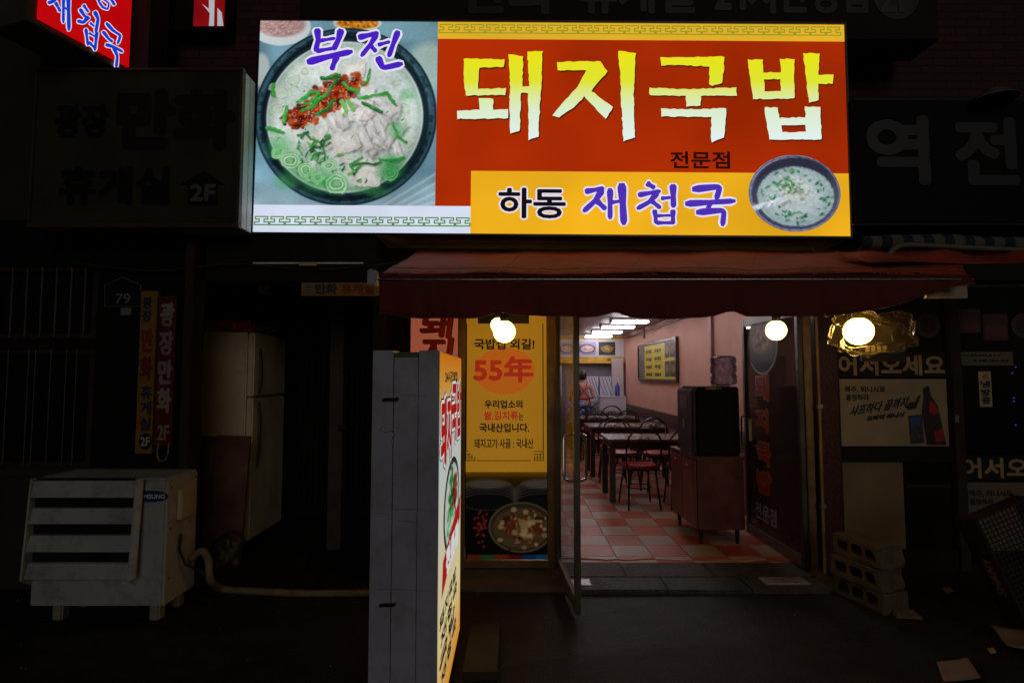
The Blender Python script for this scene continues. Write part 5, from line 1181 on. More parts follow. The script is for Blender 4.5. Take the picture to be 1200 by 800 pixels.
MB().box(2.5755, YF + 0.01, nz(642.9), nx(1057), YF + 0.03, nz(540.1)).build('panel', mat('beige_panel', (0.2, 0.145, 0.07), 0.55, var=0.15, scale=3, dirt=(0.2, 0.14, 0.07), dirt_amt=0.5), ns)
MB().box(nx(1057) + 0.0005, YF + 0.005, nz(642.9), nx(1113) - 0.0005, YF + 0.025, nz(540.1)).build('panel', dark_wall, ns)
MB().box(nx(1057) + 0.01, YF - 0.005, nz(571), nx(1113) - 0.01, YF + 0.0045, nz(568)).build('panel_trim', brown_frame, ns)
door_n = MB().box(nx(1125) + 0.0005, YF + 0.0, 0.05, 5.5, YF + 0.02, 2.249).build('door', wnd_glass, ns)
MB().box(5.51, YF - 0.05, 0, 5.6, YF + 0.1, 2.6).build('post', brown_frame, ns)
MB().box(nx(1125) + 0.001, YF - 0.02, 0.0, 5.5, YF + 0.03, 0.049).build('door_sill', dark_frame, ns)
MB().box(4.35, YF - 0.03, 0.05, 4.40, YF - 0.0005, 2.249).build('stile', brown_frame, ns)
p = P(1121, 490, YF - 0.06); MB().box(p.x - 0.008, YF - 0.075, p.z - 0.03, p.x + 0.008, YF - 0.0505, p.z + 0.03).build('lock', steel, ns, bevel=0.003)
led = emis('blue_led', (0.12, 0.14, 1.0, 1), 0.22, 0, sample=False)
for x, y in ((1189, 466), (1189, 470), (1191, 498), (1187, 437), (1191, 430)):
    c = P(x, y, YF - 0.01); MB().box(c.x - 0.004, YF - 0.008, c.z - 0.005, c.x + 0.004, YF - 0.0005, c.z + 0.005).build('pilot_lamp', led, door_n)
GF = front(YF - 0.004)
def gpx(*a): return pxrect(GF, *a, YF - 0.004)
def sticker(name, label, cat, r, m, texts, group=None):
    q = gpx(*r); t = thing(name, label, cat, ((q[0] + q[2]) / 2, YF - 0.004, q[1]), group)
    sheet(GF, q, 0.0, m, 'backing', t, th=0.0025)
    for body, rr, mm, bo in texts: lettering(t, body, GF, gpx(*rr), mm, 0.002, bo)
    return t
blk_film = mat('black_film', (0.006, 0.0055, 0.0055), 0.5, bump=0, spec=0.3)
sticker('welcome_strip', 'black welcome strip with five big tan letters on the window above the beer poster', 'sticker', (981, 413, 1111, 441.5), blk_film, [('어서오세요', (983, 416.5, 1106, 439), mat('dull_tan_print', (0.4, 0.27, 0.12), 0.5, bump=0), 0.006)])
bp = sticker('beer_poster', 'pale beer poster with bottle and can under the welcome strip, right of the door', 'poster', (983, 444, 1110.5, 522.5), mat('poster_cream', (0.36, 0.28, 0.165), 0.5, var=0.12, bump=0),
    [('맥주, 피니시로', (990, 452.5, 1037, 460), black_print, 0.002), ('결정하라', (991, 462, 1018, 469), black_print, 0.002)])
for body, r, bo in (('샤프하다 끝까지', (994, 463, 1061, 488), 0.003), ('드라이 피니시', (1015, 482, 1058, 493), 0.004)):
    q = gpx(*r); v, f, _ = text2d(body); mb = MB(); h = (q[3] - q[1]) * 0.5
    for i, (ox, oy) in enumerate([(0, 0)] + [(bo * math.cos(k), bo * math.sin(k)) for k in range(6)]):
        mb.add([GF.pt(q[0] + p[0] * (q[2] - q[0]) + ox + 0.4 * p[1] * h, q[1] + p[1] * h + oy + p[0] * h * 0.9, 0.002 + i * 0.0001) for p in v], f)
    mb.build('lettering', black_print, bp)
mb = MB(); q = [GF.pt(*GF.ab(P(x, y, YF - 0.004)), 0.003) for x, y in ((1061, 477), (1066, 471), (1072, 471), (1076, 463), (1079, 463), (1073, 479), (1064, 480))]; poly(mb, q); mb.build('letter', black_print, bp)
amber = mat('amber_bottle_print', (0.12, 0.022, 0.012), 0.4, var=0.3, scale=20, bump=0)
mb = MB(); poly(mb, [GF.pt(*GF.ab(P(x, y, YF - 0.004)), 0.003) for x, y in ((1081, 455), (1088, 451), (1090, 462), (1099, 476), (1108, 518), (1108, 521), (1086, 521), (1080, 482), (1082, 464))]); mb.build('bottle_print', mat('bottle_glass_print', (0.03, 0.012, 0.01), 0.4, bump=0), bp)
mb = MB(); poly(mb, [GF.pt(*GF.ab(P(x, y, YF - 0.004)), 0.005) for x, y in ((1089, 470), (1094, 472), (1100, 482), (1094, 486), (1088, 482))]); mb.build('red_label_print', mat('red_label_print', (0.4, 0.02, 0.02), 0.4, bump=0), bp)
mb = MB(); poly(mb, [GF.pt(*GF.ab(P(x, y, YF - 0.004)), 0.005) for x, y in ((1094, 505), (1104, 502), (1107, 516), (1096, 518))]); mb.build('red_label_print', MATS['red_label_print'], bp)
mb = MB(); poly(mb, [GF.pt(*GF.ab(P(x, y, YF - 0.004)), 0.0035) for x, y in ((1064, 487), (1080, 485), (1083, 519), (1067, 520))]); mb.build('can_print', mat('can_print', (0.045, 0.05, 0.055), 0.4, var=0.7, scale=40, bump=0), bp)
mb = MB(); poly(mb, [GF.pt(*GF.ab(P(x, y, YF - 0.004)), 0.0045) for x, y in ((1066, 490), (1078, 488), (1079, 496), (1068, 500))]); mb.build('can_label_print', blue_print, bp)
dim_paper = mat('dim_paper', (0.16, 0.12, 0.075), 0.6, var=0.15, bump=0)
def bars(t, rows, m):                                        # print too small to read: broken dark lines
    rb = random.Random(3)
    for x0, y0, x1, y1 in rows:
        x = x0
        while x < x1 - 1:
            w = rb.uniform(2.2, 4.5); sheet(GF, gpx(x, y0, min(x + w, x1), y1), 0.002, m, 'print_mark', t); x += w + rb.choice((0.6, 0.8, 2.0))
t = sticker('notice_strip', 'pale notice strip across the right shop door above the cooling tag', 'sticker', (1123, 412, 1187, 428), dim_paper, [])
bars(t, [(1128, 415, 1172, 417.5), (1141, 421, 1183, 424)], black_print)
ct = sticker('cooling_tag', 'small upright white tag with three letters stuck on the right shop door', 'sticker', (1147.5, 435, 1162, 476.5), cream_print, [])
r = gpx(1150, 445, 1160, 474); column(ct, '냉방중', GF, r[0], r[2], r[3], r[1], black_print, 0.002, 0.003, 0.2)
cv = Canvas(0, 0, 10, 10, 4, 4, (190, 110, 30)); cv.disc(GF, gpx(1151, 438, 1158, 444), 0.002, 'emblem', attr_mat('printed_photo'), ct)
sticker('welcome_strip', 'black welcome strip cut off by the right edge, low on the shop door', 'sticker', (1124, 533, 1265, 562), blk_film, [('어서오세요', (1128, 537, 1256, 559), MATS['dull_tan_print'], 0.006)])
sticker('beer_poster', 'dim beer poster low on the right shop door behind the crate', 'poster', (1128, 565, 1256, 645), dim_paper, [('맥주, 피니시로', (1136, 574, 1186, 582), black_print, 0.002), ('결정하라', (1136, 584, 1164, 591), black_print, 0.002)])
mar = mat('maroon_sticker', (0.06, 0.012, 0.009), 0.5, bump=0)
sticker('small_notice', 'small maroon notice high on the right shop door, left of another', 'sticker', (1121, 362, 1149, 390), mar, [])
sheet(GF, gpx(1123, 375, 1147, 388), 0.002, mat('dull_red_print', (0.11, 0.022, 0.016), 0.5, bump=0), 'lower_field', bpy.data.objects['small_notice'])
sticker('small_notice', 'small maroon notice high on the right shop door, hung slightly lower', 'sticker', (1152, 368, 1181, 399), mar, [])
sheet(GF, gpx(1154, 382, 1179, 397), 0.002, MATS['dull_red_print'], 'lower_field', bpy.data.objects['small_notice.001'])
for nm, lb, r, tx in (('round_sticker', 'round dull sticker at the top of the window above the welcome strip', (1072, 367, 1102, 396), '금연'), ('round_sticker', 'round dull sticker at the right edge high on the shop door', (1185, 367, 1213, 396), '24')):
    q = gpx(*r); t = thing(nm, lb, 'sticker', ((q[0] + q[2]) / 2, YF - 0.004, q[1]))
    cv = Canvas(0, 0, 10, 10, 4, 4, (70, 44, 34)); cv.disc(GF, q, 0.001, 'backing', attr_mat('printed_photo'), t)
    cv = Canvas(0, 0, 10, 10, 4, 4, (40, 22, 18)); cv.disc(GF, (q[0] + 0.04, q[1] + 0.04, q[2] - 0.04, q[3] - 0.04), 0.0025, 'inner_field', attr_mat('printed_photo'), t)
hb = thing('hanging_board', 'small framed board hanging under the plastic bag', 'board', P(1035, 423, 3.3))
HF = front(3.3); q = pxrect(HF, 1009, 401, 1061, 423, 3.3)
sheet(HF, q, 0.0, blk_film, 'board', hb, th=0.012)
for k_ in range(4): sheet(HF, (q[0] + 0.025 + 0.034 * k_, q[1] + 0.055, q[0] + 0.05 + 0.034 * k_, q[3] - 0.02), 0.003, tan_print, 'print_mark', hb)
mb = MB(); mb.tube([HF.pt(q[0], q[1], 0.002), HF.pt(q[2], q[1], 0.002), HF.pt(q[2], q[3], 0.002), HF.pt(q[0], q[3], 0.002)], 0.003, 6, closed=True); mb.build('frame', brown_frame, hb)
MB().tube([HF.pt(q[0] + 0.02, q[3], 0), HF.pt(q[0] + 0.02, zA + 0.04, 0)], 0.003, 5).build('string', tan_print, hb)

# rolled neighbour awning with stripes and red drape
na = thing('rolled_awning', 'rolled striped awning with sagging dark red cloth above the right shop', 'awning', (3.2, 3.7, 2.2))
YN = 3.55
def stripe_mat():
    m, n, l = nodes_of('striped_cloth'); b = n['Principled BSDF']; b.inputs['Roughness'].default_value = 0.8
    tc = n.new('ShaderNodeTexCoord'); sp = n.new('ShaderNodeSeparateXYZ'); l.new(tc.outputs['Object'], sp.inputs[0])
    ml = n.new('ShaderNodeMath'); ml.operation = 'MULTIPLY'; ml.inputs[1].default_value = 7.5; l.new(sp.outputs[0], ml.inputs[0])
    fr = n.new('ShaderNodeMath'); fr.operation = 'FRACT'; l.new(ml.outputs[0], fr.inputs[0])
    r = n.new('ShaderNodeValToRGB'); r.color_ramp.interpolation = 'CONSTANT'; e = r.color_ramp.elements; e[0].color = (0.012, 0.028, 0.055, 1); e[1].position = 0.5; e[1].color = (0.15, 0.13, 0.10, 1)
    l.new(fr.outputs[0], r.inputs[0]); l.new(r.outputs[0], b.inputs['Base Color']); return m
sm = stripe_mat()
n0, n1 = P(1008, 275, YN).x, P(1300, 275, YN).x; zt = P(1100, 266, YN).z
def roll_fn(u, v):
    x = n0 + (n1 - n0) * u; a = -1.2 + v * 3.6; r = 0.055 + 0.01 * mnoise.noise(Vector((x * 5, v * 2, 0)))
    return (x + 0.06 * v * (1 - u), YN + 0.06 - math.cos(a) * r * 1.2, zt - 0.09 + math.sin(a) * r - 0.03 * mnoise.noise(Vector((x * 2, 0, 4))) * v - 0.02 * u)
cloth(roll_fn, 60, 14, 'striped_roll', sm, na)
pl = [tuple(P(x, y, YN - 0.03)) for x, y in ((1040, 300), (1055, 288), (1090, 288), (1130, 290), (1200, 293), (1300, 297))]
MB().tube(spline(pl), 0.017, 8).build('pole', mat('pole_cream', (0.2, 0.165, 0.11), 0.5, var=0.2, scale=10), na, smooth='all')
def drape_fn(u, v):
    x = P(985 + 315 * u, 300, YN).x; z0 = P(1100, 293, YN).z; z1 = P(1100, 319, YN).z
    return (x, YN + 0.05 - 0.35 * v + 0.03 * math.sin(u * 14 + v * 3), z0 + (z1 - z0) * v + 0.03 * math.sin(u * 21) * (1 - v) * v * 4 + 0.03 * mnoise.noise(Vector((u * 8, v * 2, 2))) * (1 - v))
cloth(drape_fn, 90, 12, 'red_drape', awn_red, na)
MB().tube([(xa1 - 0.5, 3.1, zA - 0.04), (n1, 3.2, zA - 0.02)], 0.008, 6).build('rail', steel, na, smooth=True)

# concrete blocks
conc = mat('concrete_block', (0.13, 0.105, 0.07), 0.95, var=0.3, scale=12, bump=0.9, bscale=120, dirt=(0.07, 0.06, 0.045), dirt_amt=0.5, dscale=6)
def block(i, label, loc, rz, broken):
    L, H, D = 0.385, 0.128, 0.19; out = [(0, 0), (L, 0), (L, H), (0, H)]; holes = []
    for k in range(3): x = 0.035 + k * 0.112; holes.append([(x + 0.012, 0.03), (x + 0.078, 0.03), (x + 0.09, 0.045), (x + 0.09, 0.085), (x + 0.078, 0.1), (x + 0.012, 0.1), (x, 0.085), (x, 0.045)])
    mb = MB(); loops = [out] + holes
    for y in (0, D):
        k0 = len(mb.v); poly(mb, [(p[0], y, p[1]) for p in out], [[(p[0], y, p[1]) for p in h] for h in holes])
    for lp in loops:
        for a, b in zip(lp, lp[1:] + lp[:1]): mb.add([(a[0], 0, a[1]), (b[0], 0, b[1]), (b[0], D, b[1]), (a[0], D, a[1])], [(0, 1, 2, 3)])
    o = mb.build('concrete_block', conc)
    bm = bmesh.new(); bm.from_mesh(o.data); bmesh.ops.remove_doubles(bm, verts=bm.verts, dist=1e-5); bmesh.ops.subdivide_edges(bm, edges=[e for e in bm.edges if e.calc_length() > 0.06], cuts=2)
    bmesh.ops.triangulate(bm, faces=bm.faces); bmesh.ops.recalc_face_normals(bm, faces=bm.faces)
    for v in bm.verts:
        nz_ = mnoise.noise(v.co * 18 + Vector((i * 7, 0, 0))); v.co += Vector((nz_, mnoise.noise(v.co * 21 + Vector((0, i * 5, 3))), mnoise.noise(v.co * 19 + Vector((2, 3, i))))) * 0.007
        if broken and v.co.x > 0.33: v.co.x -= 0.03 * abs(mnoise.noise(v.co * 14)) + 0.02 * (v.co.z > 0.06)
    bm.to_mesh(o.data); bm.free()
    o.location = loc; o.rotation_euler = (0, 0, rz); tag(o, label, 'block', 'stacked concrete blocks'); return o
bl = PG(978, 694, 0); br_ = PG(1031, 719, 0); rz = math.atan2(br_.y - bl.y, br_.x - bl.x)
block(0, 'bottom concrete block of the stack by the shop front', (bl.x, bl.y, 0.003), rz, False)
block(1, 'middle concrete block of the stack, shifted outwards', (bl.x - 0.03, bl.y - 0.015, 0.139), rz + 0.08, True)
block(2, 'top concrete block of the stack, its three holes showing', (bl.x + 0.008, bl.y + 0.012, 0.275), rz + 0.0, True)
c = PG(1064, 722, 0)
tag(MB().hexa([(c.x - 0.09, c.y - 0.03, 0.002), (c.x + 0.06, c.y - 0.05, 0.002), (c.x + 0.08, c.y + 0.04, 0.002), (c.x - 0.08, c.y + 0.05, 0.002), (c.x - 0.085, c.y - 0.025, 0.03), (c.x + 0.05, c.y - 0.04, 0.02), (c.x + 0.06, c.y + 0.03, 0.03), (c.x - 0.07, c.y + 0.045, 0.035)]).build('concrete_shard', conc), 'flat broken piece of concrete on the ground before the block stack', 'rubble')

# bread crate leaning at the right edge
cr = thing('bread_crate', 'dark red plastic bakery crate tilted on its side at the right edge', 'crate', (0, 0, 0))
crm = mat('dark_red_plastic', (0.022, 0.009, 0.007), 0.45, var=0.2, scale=6); net_m = mat('dark_net_plastic', (0.014, 0.011, 0.010), 0.5)
LC, WC, HC = 0.66, 0.42, 0.13
def cbox(*a, name='panel', m=crm, bev=0.004): return MB().box(*a).build(name, m, cr, bevel=bev)
cbox(0, 0, 0, LC, 0.012, HC, name='side_panel'); cbox(0, WC - 0.012, 0, LC, WC, HC, name='side_panel'); cbox(0, 0.0125, 0, 0.012, WC - 0.0125, HC, name='end_panel'); cbox(LC - 0.012, 0.0125, 0, LC, WC - 0.0125, HC, name='end_panel')
cbox(-0.01, -0.01, HC + 0.0005, LC + 0.01, 0.014, HC + 0.016, name='rim'); cbox(-0.01, WC - 0.014, HC + 0.0005, LC + 0.01, WC + 0.01, HC + 0.016, name='rim')
mb = MB()
for k in range(22): mb.box(0.013 + k * 0.0288, 0.013, 0.004, 0.021 + k * 0.0288, WC - 0.013, 0.0075)
for k in range(14): mb.box(0.013, 0.016 + k * 0.0288, 0.008, LC - 0.013, 0.024 + k * 0.0288, 0.0115)
mb.build('net_floor', net_m, cr, kind='stuff')
CF = Fr((0, -0.001, 0), (1, 0, 0), (0, 0, 1)); lettering(cr, 'SHANY', CF, (0.2, 0.035, 0.42, 0.09), mat('dull_crate_letter', (0.2, 0.135, 0.06), 0.6), 0.002, 0.003)
c = PG(1207, 742, 0)
ax_x = Vector((-0.33, 0.12, 0.93)).normalized(); ax_y = Vector((0.93, 0.1, 0.33)); ax_y = (ax_y - ax_x * ax_y.dot(ax_x)).normalized(); ax_z = ax_x.cross(ax_y)
cr.matrix_world = Matrix.Translation((c.x, c.y, 0.01)) @ Matrix((ax_x, ax_y, ax_z)).transposed().to_4x4()
# papers and litter
def paper(label, pts, m, z=0.006, curl=0.02, name='cardboard_sheet', cat='cardboard'):
    q = [PG(x, y, 0) for x, y in pts]; mb = MB(); n = 8
    for j in range(n + 1):
        for i in range(n + 1):
            u, v = i / n, j / n; p = q[0] * (1 - u) * (1 - v) + q[1] * u * (1 - v) + q[2] * u * v + q[3] * (1 - u) * v
            mb.v.append((p.x, p.y, z + 0.014 + curl * abs(mnoise.noise(Vector((p.x * 3, p.y * 3, len(label))))) + curl * (u - .5) ** 2))
    for j in range(n):
        for i in range(n): a = j * (n + 1) + i; mb.f.append((a, a + 1, a + n + 2, a + n + 1))
    o = mb.build(name, m, smooth='all'); s = o.modifiers.new('t', 'SOLIDIFY'); s.thickness = 0.003; tag(o, label, cat)
card = mat('pink_brown_card', (0.26, 0.18, 0.15), 0.8, var=0.2, scale=6, dirt=(0.2, 0.13, 0.1), dirt_amt=0.5)
paper('flattened pale cardboard lying on the asphalt at the bottom right', [(1098, 782), (1134, 776), (1150, 802), (1106, 806)], card)
paper('crumpled pale cardboard sheet on the asphalt at the right edge', [(1162, 742), (1215, 744), (1225, 772), (1180, 764)], card, curl=0.05)
paper('small white paper scrap on the ground before the shop', [(1104, 692), (1112, 690), (1118, 696), (1110, 698)], card, 0.0, 0.01, 'paper_scrap', 'paper')
paper('small pale paper scrap between the two cardboard sheets', [(1157, 764), (1164, 762), (1168, 768), (1161, 770)], cream_print, 0.0, 0.01, 'paper_scrap', 'paper')
grit = MB(); rg = random.Random(11)
for _ in range(300):
    x, y = rg.uniform(-4, 4), rg.uniform(1.9, 3.95); s = rg.choice((0.002, 0.003, 0.003, 0.004, 0.005, 0.008)); z = 0.012 * mnoise.noise(Vector((x * 0.9, y * 0.9, 3.1))) + 0.004 * mnoise.noise(Vector((x * 4, y * 4, 1)))
    grit.hexa([(x - s, y - s, z - .002), (x + s, y - s * .7, z - .002), (x + s * .8, y + s, z - .002), (x - s, y + s * .6, z - .002), (x - s * .5, y - s * .6, z + s * .8), (x + s * .6, y - s * .4, z + s), (x + s * .4, y + s * .5, z + s * .7), (x - s * .6, y + s * .4, z + s * .9)])
tag(grit.build('grit', mat('pale_grit', (0.12, 0.10, 0.085), 0.9, var=0.6, scale=3), kind='stuff'), 'scattered pale grit on the dark asphalt', 'grit')
sl = PG(574, 760, 0)
tag(MB().hexa([(sl.x - 0.12, sl.y - 0.33, 0), (sl.x + 0.06, sl.y - 0.33, 0), (sl.x + 0.06, sl.y + 0.2, 0), (sl.x - 0.12, sl.y + 0.2, 0), (sl.x - 0.12, sl.y - 0.33, 0.05), (sl.x + 0.05, sl.y - 0.33, 0.05), (sl.x + 0.05, sl.y + 0.19, 0.055), (sl.x - 0.12, sl.y + 0.19, 0.055)]).build('concrete_slab', mat('old_cement', (0.026, 0.022, 0.019), 0.9, var=0.5, scale=5, bump=0.5)), 'low concrete slab on the asphalt right of the standing sign', 'slab')

# ---------------------------------------------------------------- dining room furniture
dark_wood = mat('dark_table_wood', (0.05, 0.026, 0.02), 0.35, var=0.3, scale=8, bump=0.03)
top_m = mat('table_top_laminate', (0.16, 0.11, 0.1), 0.25, var=0.15, scale=5, bump=0.02)
FZ = 0.032
def make_table():
    t = thing('dining_table', '', 'table', (0, 0, 0), 'dark dining tables in the restaurant')
    W, D, H = 1.15, 0.66, 0.73
    MB().box(0, 0, H - 0.03, W, D, H).build('tabletop', top_m, t, bevel=0.004)
    MB().box(0.04, 0.04, H - 0.11, W - 0.04, D - 0.04, H - 0.0305).build('apron', dark_wood, t)
    for x in (0.02, W - 0.085):
        for y in (0.03, D - 0.095): MB().box(x, y, 0, x + 0.065, y + 0.065, H - 0.1105).build('leg', dark_wood, t, bevel=0.003)
    return t
iron = mat('black_tubular_iron', (0.012, 0.011, 0.011), 0.35, 0.2, var=0.1, bump=0)
seat_red = mat('red_vinyl_seat', (0.34, 0.024, 0.018), 0.4, var=0.15, scale=6, bump=0.1)
def make_chair():
    t = thing('dining_chair', '', 'chair', (0, 0, 0), 'black arched chairs with red seats')   # faces +y, back at y = -0.2
    MB().lathe([(0.01, 0.435), (0.17, 0.435), (0.19, 0.45), (0.185, 0.475), (0.14, 0.487), (0.01, 0.49)], (0, 0, 0), 20).build('seat', seat_red, t, smooth=True)
    MB().tube([(0.185 * math.cos(a), 0.185 * math.sin(a), 0.428) for a in [2 * math.pi * k / 20 for k in range(20)]], 0.011, 6, closed=True).build('seat_ring', iron, t, smooth=True)
    hoop = [(-0.17, -0.16, 0.42), (-0.195, -0.19, 0.55), (-0.195, -0.21, 0.68)] + [(0.195 * -math.cos(a), -0.215 - 0.02 * math.sin(a), 0.70 + 0.19 * math.sin(a)) for a in [math.pi * k / 12 for k in range(13)]] + [(0.195, -0.21, 0.68), (0.195, -0.19, 0.55), (0.17, -0.16, 0.42)]
    MB().tube(hoop, 0.011, 6).build('backrest', iron, t, smooth=True)
    inner = [(-0.19, -0.20, 0.60), (-0.10, -0.205, 0.58), (-0.02, -0.205, 0.64), (0.0, -0.215, 0.74), (0.03, -0.22, 0.79), (0.065, -0.22, 0.76), (0.05, -0.215, 0.71), (0.0, -0.21, 0.66), (-0.05, -0.215, 0.71), (-0.065, -0.22, 0.76), (-0.03, -0.22, 0.79), (0.0, -0.215, 0.74), (0.02, -0.205, 0.64), (0.10, -0.205, 0.58), (0.19, -0.20, 0.60)]
    MB().tube(spline(inner, 3), 0.006, 5).build('back_scroll', iron, t, smooth=True)
    MB().tube([(-0.19, -0.19, 0.54), (0, -0.205, 0.535), (0.19, -0.19, 0.54)], 0.007, 5).build('back_bar', iron, t, smooth=True)
    for sx in (-1, 1):
        MB().tube([(sx * 0.14, 0.12, 0.425), (sx * 0.165, 0.17, 0.2), (sx * 0.185, 0.19, 0.0)], 0.011, 6).build('leg', iron, t, smooth=True)
        MB().tube([(sx * 0.15, -0.13, 0.425), (sx * 0.165, -0.17, 0.2), (sx * 0.18, -0.21, 0.0)], 0.011, 6).build('leg', iron, t, smooth=True)
    MB().tube([(0.15 * math.cos(a), 0.15 * math.sin(a), 0.22) for a in [2 * math.pi * k / 16 for k in range(16)]], 0.006, 5, closed=True).build('foot_ring', iron, t, smooth=True)
    return t
T0, C0 = make_table(), make_chair(); usedT = usedC = False
ORD = ['nearest the door', 'second from the door', 'third from the door', 'fourth from the door']
for side, xl, ys, rowname in ((1, 1.12, (6.5, 8.1, 9.7, 11.1), 'right'), (-1, -0.72, (8.9, 10.5), 'left')):
    for k, y in enumerate(ys):
        lab = 'dark wooden dining table %s, by the %s wall' % (ORD[k], rowname)
        if not usedT: T0.location = (xl, y, FZ); T0['label'] = lab; usedT = True
        else: copy_tree(T0, (xl, y, FZ), 0, lab)
        for fb in (-1, 1):
            for q, cx in enumerate((xl + 0.32, xl + 0.80)):
                if k == 0 and rowname == 'right' and q == 1 and False: continue
                nm = 'black arched chair, %s %s place at the %s %s hand table' % ('door side' if fb < 0 else 'kitchen side', ('left', 'right')[q], ('nearest', 'second', 'third', 'fourth')[k], rowname)
                loc = (cx + RNG.uniform(-.03, .03), y + (-0.16 if fb < 0 else 0.82) + RNG.uniform(-.03, .03), FZ); ro = (0 if fb < 0 else math.pi) + RNG.uniform(-.15, .15)
                if not usedC: C0.location = loc; C0.rotation_euler = (0, 0, ro); C0['label'] = nm; usedC = True
                else: copy_tree(C0, loc, ro, nm)
# cutlery boxes and napkins on two tables
for y, lb in ((6.75, 'small white napkin box on the table nearest the door'), (8.35, 'small white napkin box on the second table')):
    t = thing('napkin_box', lb, 'box', (2.3, y, FZ + 0.73), 'napkin boxes')
    MB().box(2.14, y, FZ + 0.731, 2.24, y + 0.12, FZ + 0.79).build('box', steel, t, bevel=0.004); MB().box(2.16, y + 0.02, FZ + 0.7905, 2.22, y + 0.1, FZ + 0.805).build('napkin', white_print, t)

# cabinet with black dispenser and water bottle
cb = thing('cabinet', 'low reddish brown cabinet standing behind the right door leaf', 'cabinet', (1.95, 5.25, FZ))
cherry = mat('cherry_veneer', (0.1, 0.022, 0.012), 0.4, var=0.3, scale=9, bump=0.03)
cx0, cx1, cy0, cy1, cz = 1.60, 2.06, 4.92, 5.66, 0.79
MB().box(cx0 + 0.02, cy0, 0.16, cx1 - 0.03, cy1, cz - 0.025).build('carcass', cherry, cb, bevel=0.003)
MB().box(cx0 - 0.005, cy0 - 0.01, cz - 0.0245, cx1 - 0.02, cy1 + 0.01, cz).build('top', cherry, cb, bevel=0.003)
for y0, y1 in ((cy0 + 0.012, (cy0 + cy1) / 2 - 0.003), ((cy0 + cy1) / 2 + 0.003, cy1 - 0.012)):
    d = MB().box(cx0 - 0.0005, y0, 0.17, cx0 + 0.0195, y1, cz - 0.035).build('door', mat('cherry_door', (0.17, 0.045, 0.022), 0.4, var=0.25, scale=9, bump=0.03), cb, bevel=0.003)
    ym = y0 + 0.12; MB().tube([(cx0 - 0.001, ym - 0.045, cz - 0.085), (cx0 - 0.022, ym - 0.035, cz - 0.085), (cx0 - 0.022, ym + 0.035, cz - 0.085), (cx0 - 0.001, ym + 0.045, cz - 0.085)], 0.006, 6).build('handle', chrome, d, smooth=True)
for x in (cx0 + 0.06, cx1 - 0.08):
    for y in (cy0 + 0.05, cy1 - 0.07): MB().lathe([(0.015, FZ), (0.022, 0.159)], (x, y, 0), 10).build('leg', black_plastic, cb, smooth=True)
dp = thing('water_dispenser', 'black water dispenser on the cabinet behind the right door', 'dispenser', (1.9, 5.3, cz))
dz = P(840, 453, 5.02).z
MB().box(1.66, 5.0, cz + 0.001, 2.04, 5.46, dz).build('body', mat('matt_black_plastic', (0.006, 0.006, 0.007), 0.6, var=0.1, bump=0.02, spec=0.15), dp, bevel=0.012)
MB().box(1.612, 5.012, cz + 0.002, 1.655, 5.448, dz - 0.02).build('front_cover', black_plastic, dp, bevel=0.015)
MB().box(1.6085, 5.14, cz + 0.40, 1.6115, 5.34, cz + 0.53).build('display', mat('grey_display', (0.12, 0.15, 0.15), 0.3), dp); MB().box(1.6085, 5.2, cz + 0.22, 1.6115, 5.28, cz + 0.31).build('round_badge', mat('teal_badge', (0.1, 0.3, 0.28), 0.4), dp)
MB().box(1.74, 4.9965, dz - 0.022, 1.83, 4.9995, dz - 0.008).build('sticker', yellow_print, dp); MB().box(1.835, 4.9965, dz - 0.022, 1.885, 4.9995, dz - 0.008).build('sticker', dim_paper, dp)
wb = thing('water_bottle', 'pale blue water bottle standing on the dispenser', 'bottle', (1.97, 5.22, dz))
bz = P(855, 417, 5.2).z; blu_pl = nodes_of('blue_bottle_plastic')[0]; b_ = blu_pl.node_tree.nodes['Principled BSDF']; b_.inputs['Base Color'].default_value = (0.42, 0.42, 0.8, 1); b_.inputs['Roughness'].default_value = 0.2; b_.inputs['Subsurface Weight'].default_value = 0.0
hb_ = bz - dz
MB().lathe([(0.05, 0.0), (0.11, 0.02), (0.118, 0.04), (0.118, hb_ * .35), (0.110, hb_ * .40), (0.118, hb_ * .45), (0.118, hb_ * .68), (0.110, hb_ * .73), (0.118, hb_ * .78), (0.116, hb_ * .94), (0.09, hb_), (0.01, hb_)], (1.99, 5.23, dz + 0.001), 24).build('bottle', glass_mat('lilac_bottle_film', (0.72, 0.72, 0.93), 0.8, 0.1, 0.3), wb, smooth=True)

# menu board on the pink wall
mbd = thing('menu_board', 'framed yellow menu board on the pink wall', 'menu board', (RX1 - 0.03, 10.0, 1.2))
p0, p1 = Q(748, 406, RX1 - 0.03), Q(794, 448, RX1 - 0.03)
ya, yb_ = p0.y, p1.y; za, zb_ = Q(794, 447.5, RX1 - 0.03).z, Q(794, 394, RX1 - 0.03).z
MB().box(RX1 - 0.03, yb_, za, RX1 - 0.002, ya, zb_).build('backing', dark_wood, mbd)
MF = Fr((RX1 - 0.031, 0, 0), (0, -1, 0), (0, 0, 1))
m0, m1 = -ya + 0.05, -yb_ - 0.05
sheet(MF, (m0, za + 0.04, m1, zb_ - 0.04), 0.001, mat('menu_yellow', (0.62, 0.52, 0.03), 0.4, var=0.05, bump=0), 'yellow_sheet', mbd)
for r in ((m0 - 0.05, za, m1 + 0.05, za + 0.039), (m0 - 0.05, zb_ - 0.039, m1 + 0.05, zb_), (m0 - 0.05, za + 0.0395, m0 - 0.001, zb_ - 0.0395), (m1 + 0.001, za + 0.0395, m1 + 0.05, zb_ - 0.0395)):
    sheet(MF, r, 0.02, dark_wood, 'frame', mbd, th=0.02)
wM = m1 - m0; hM = zb_ - za
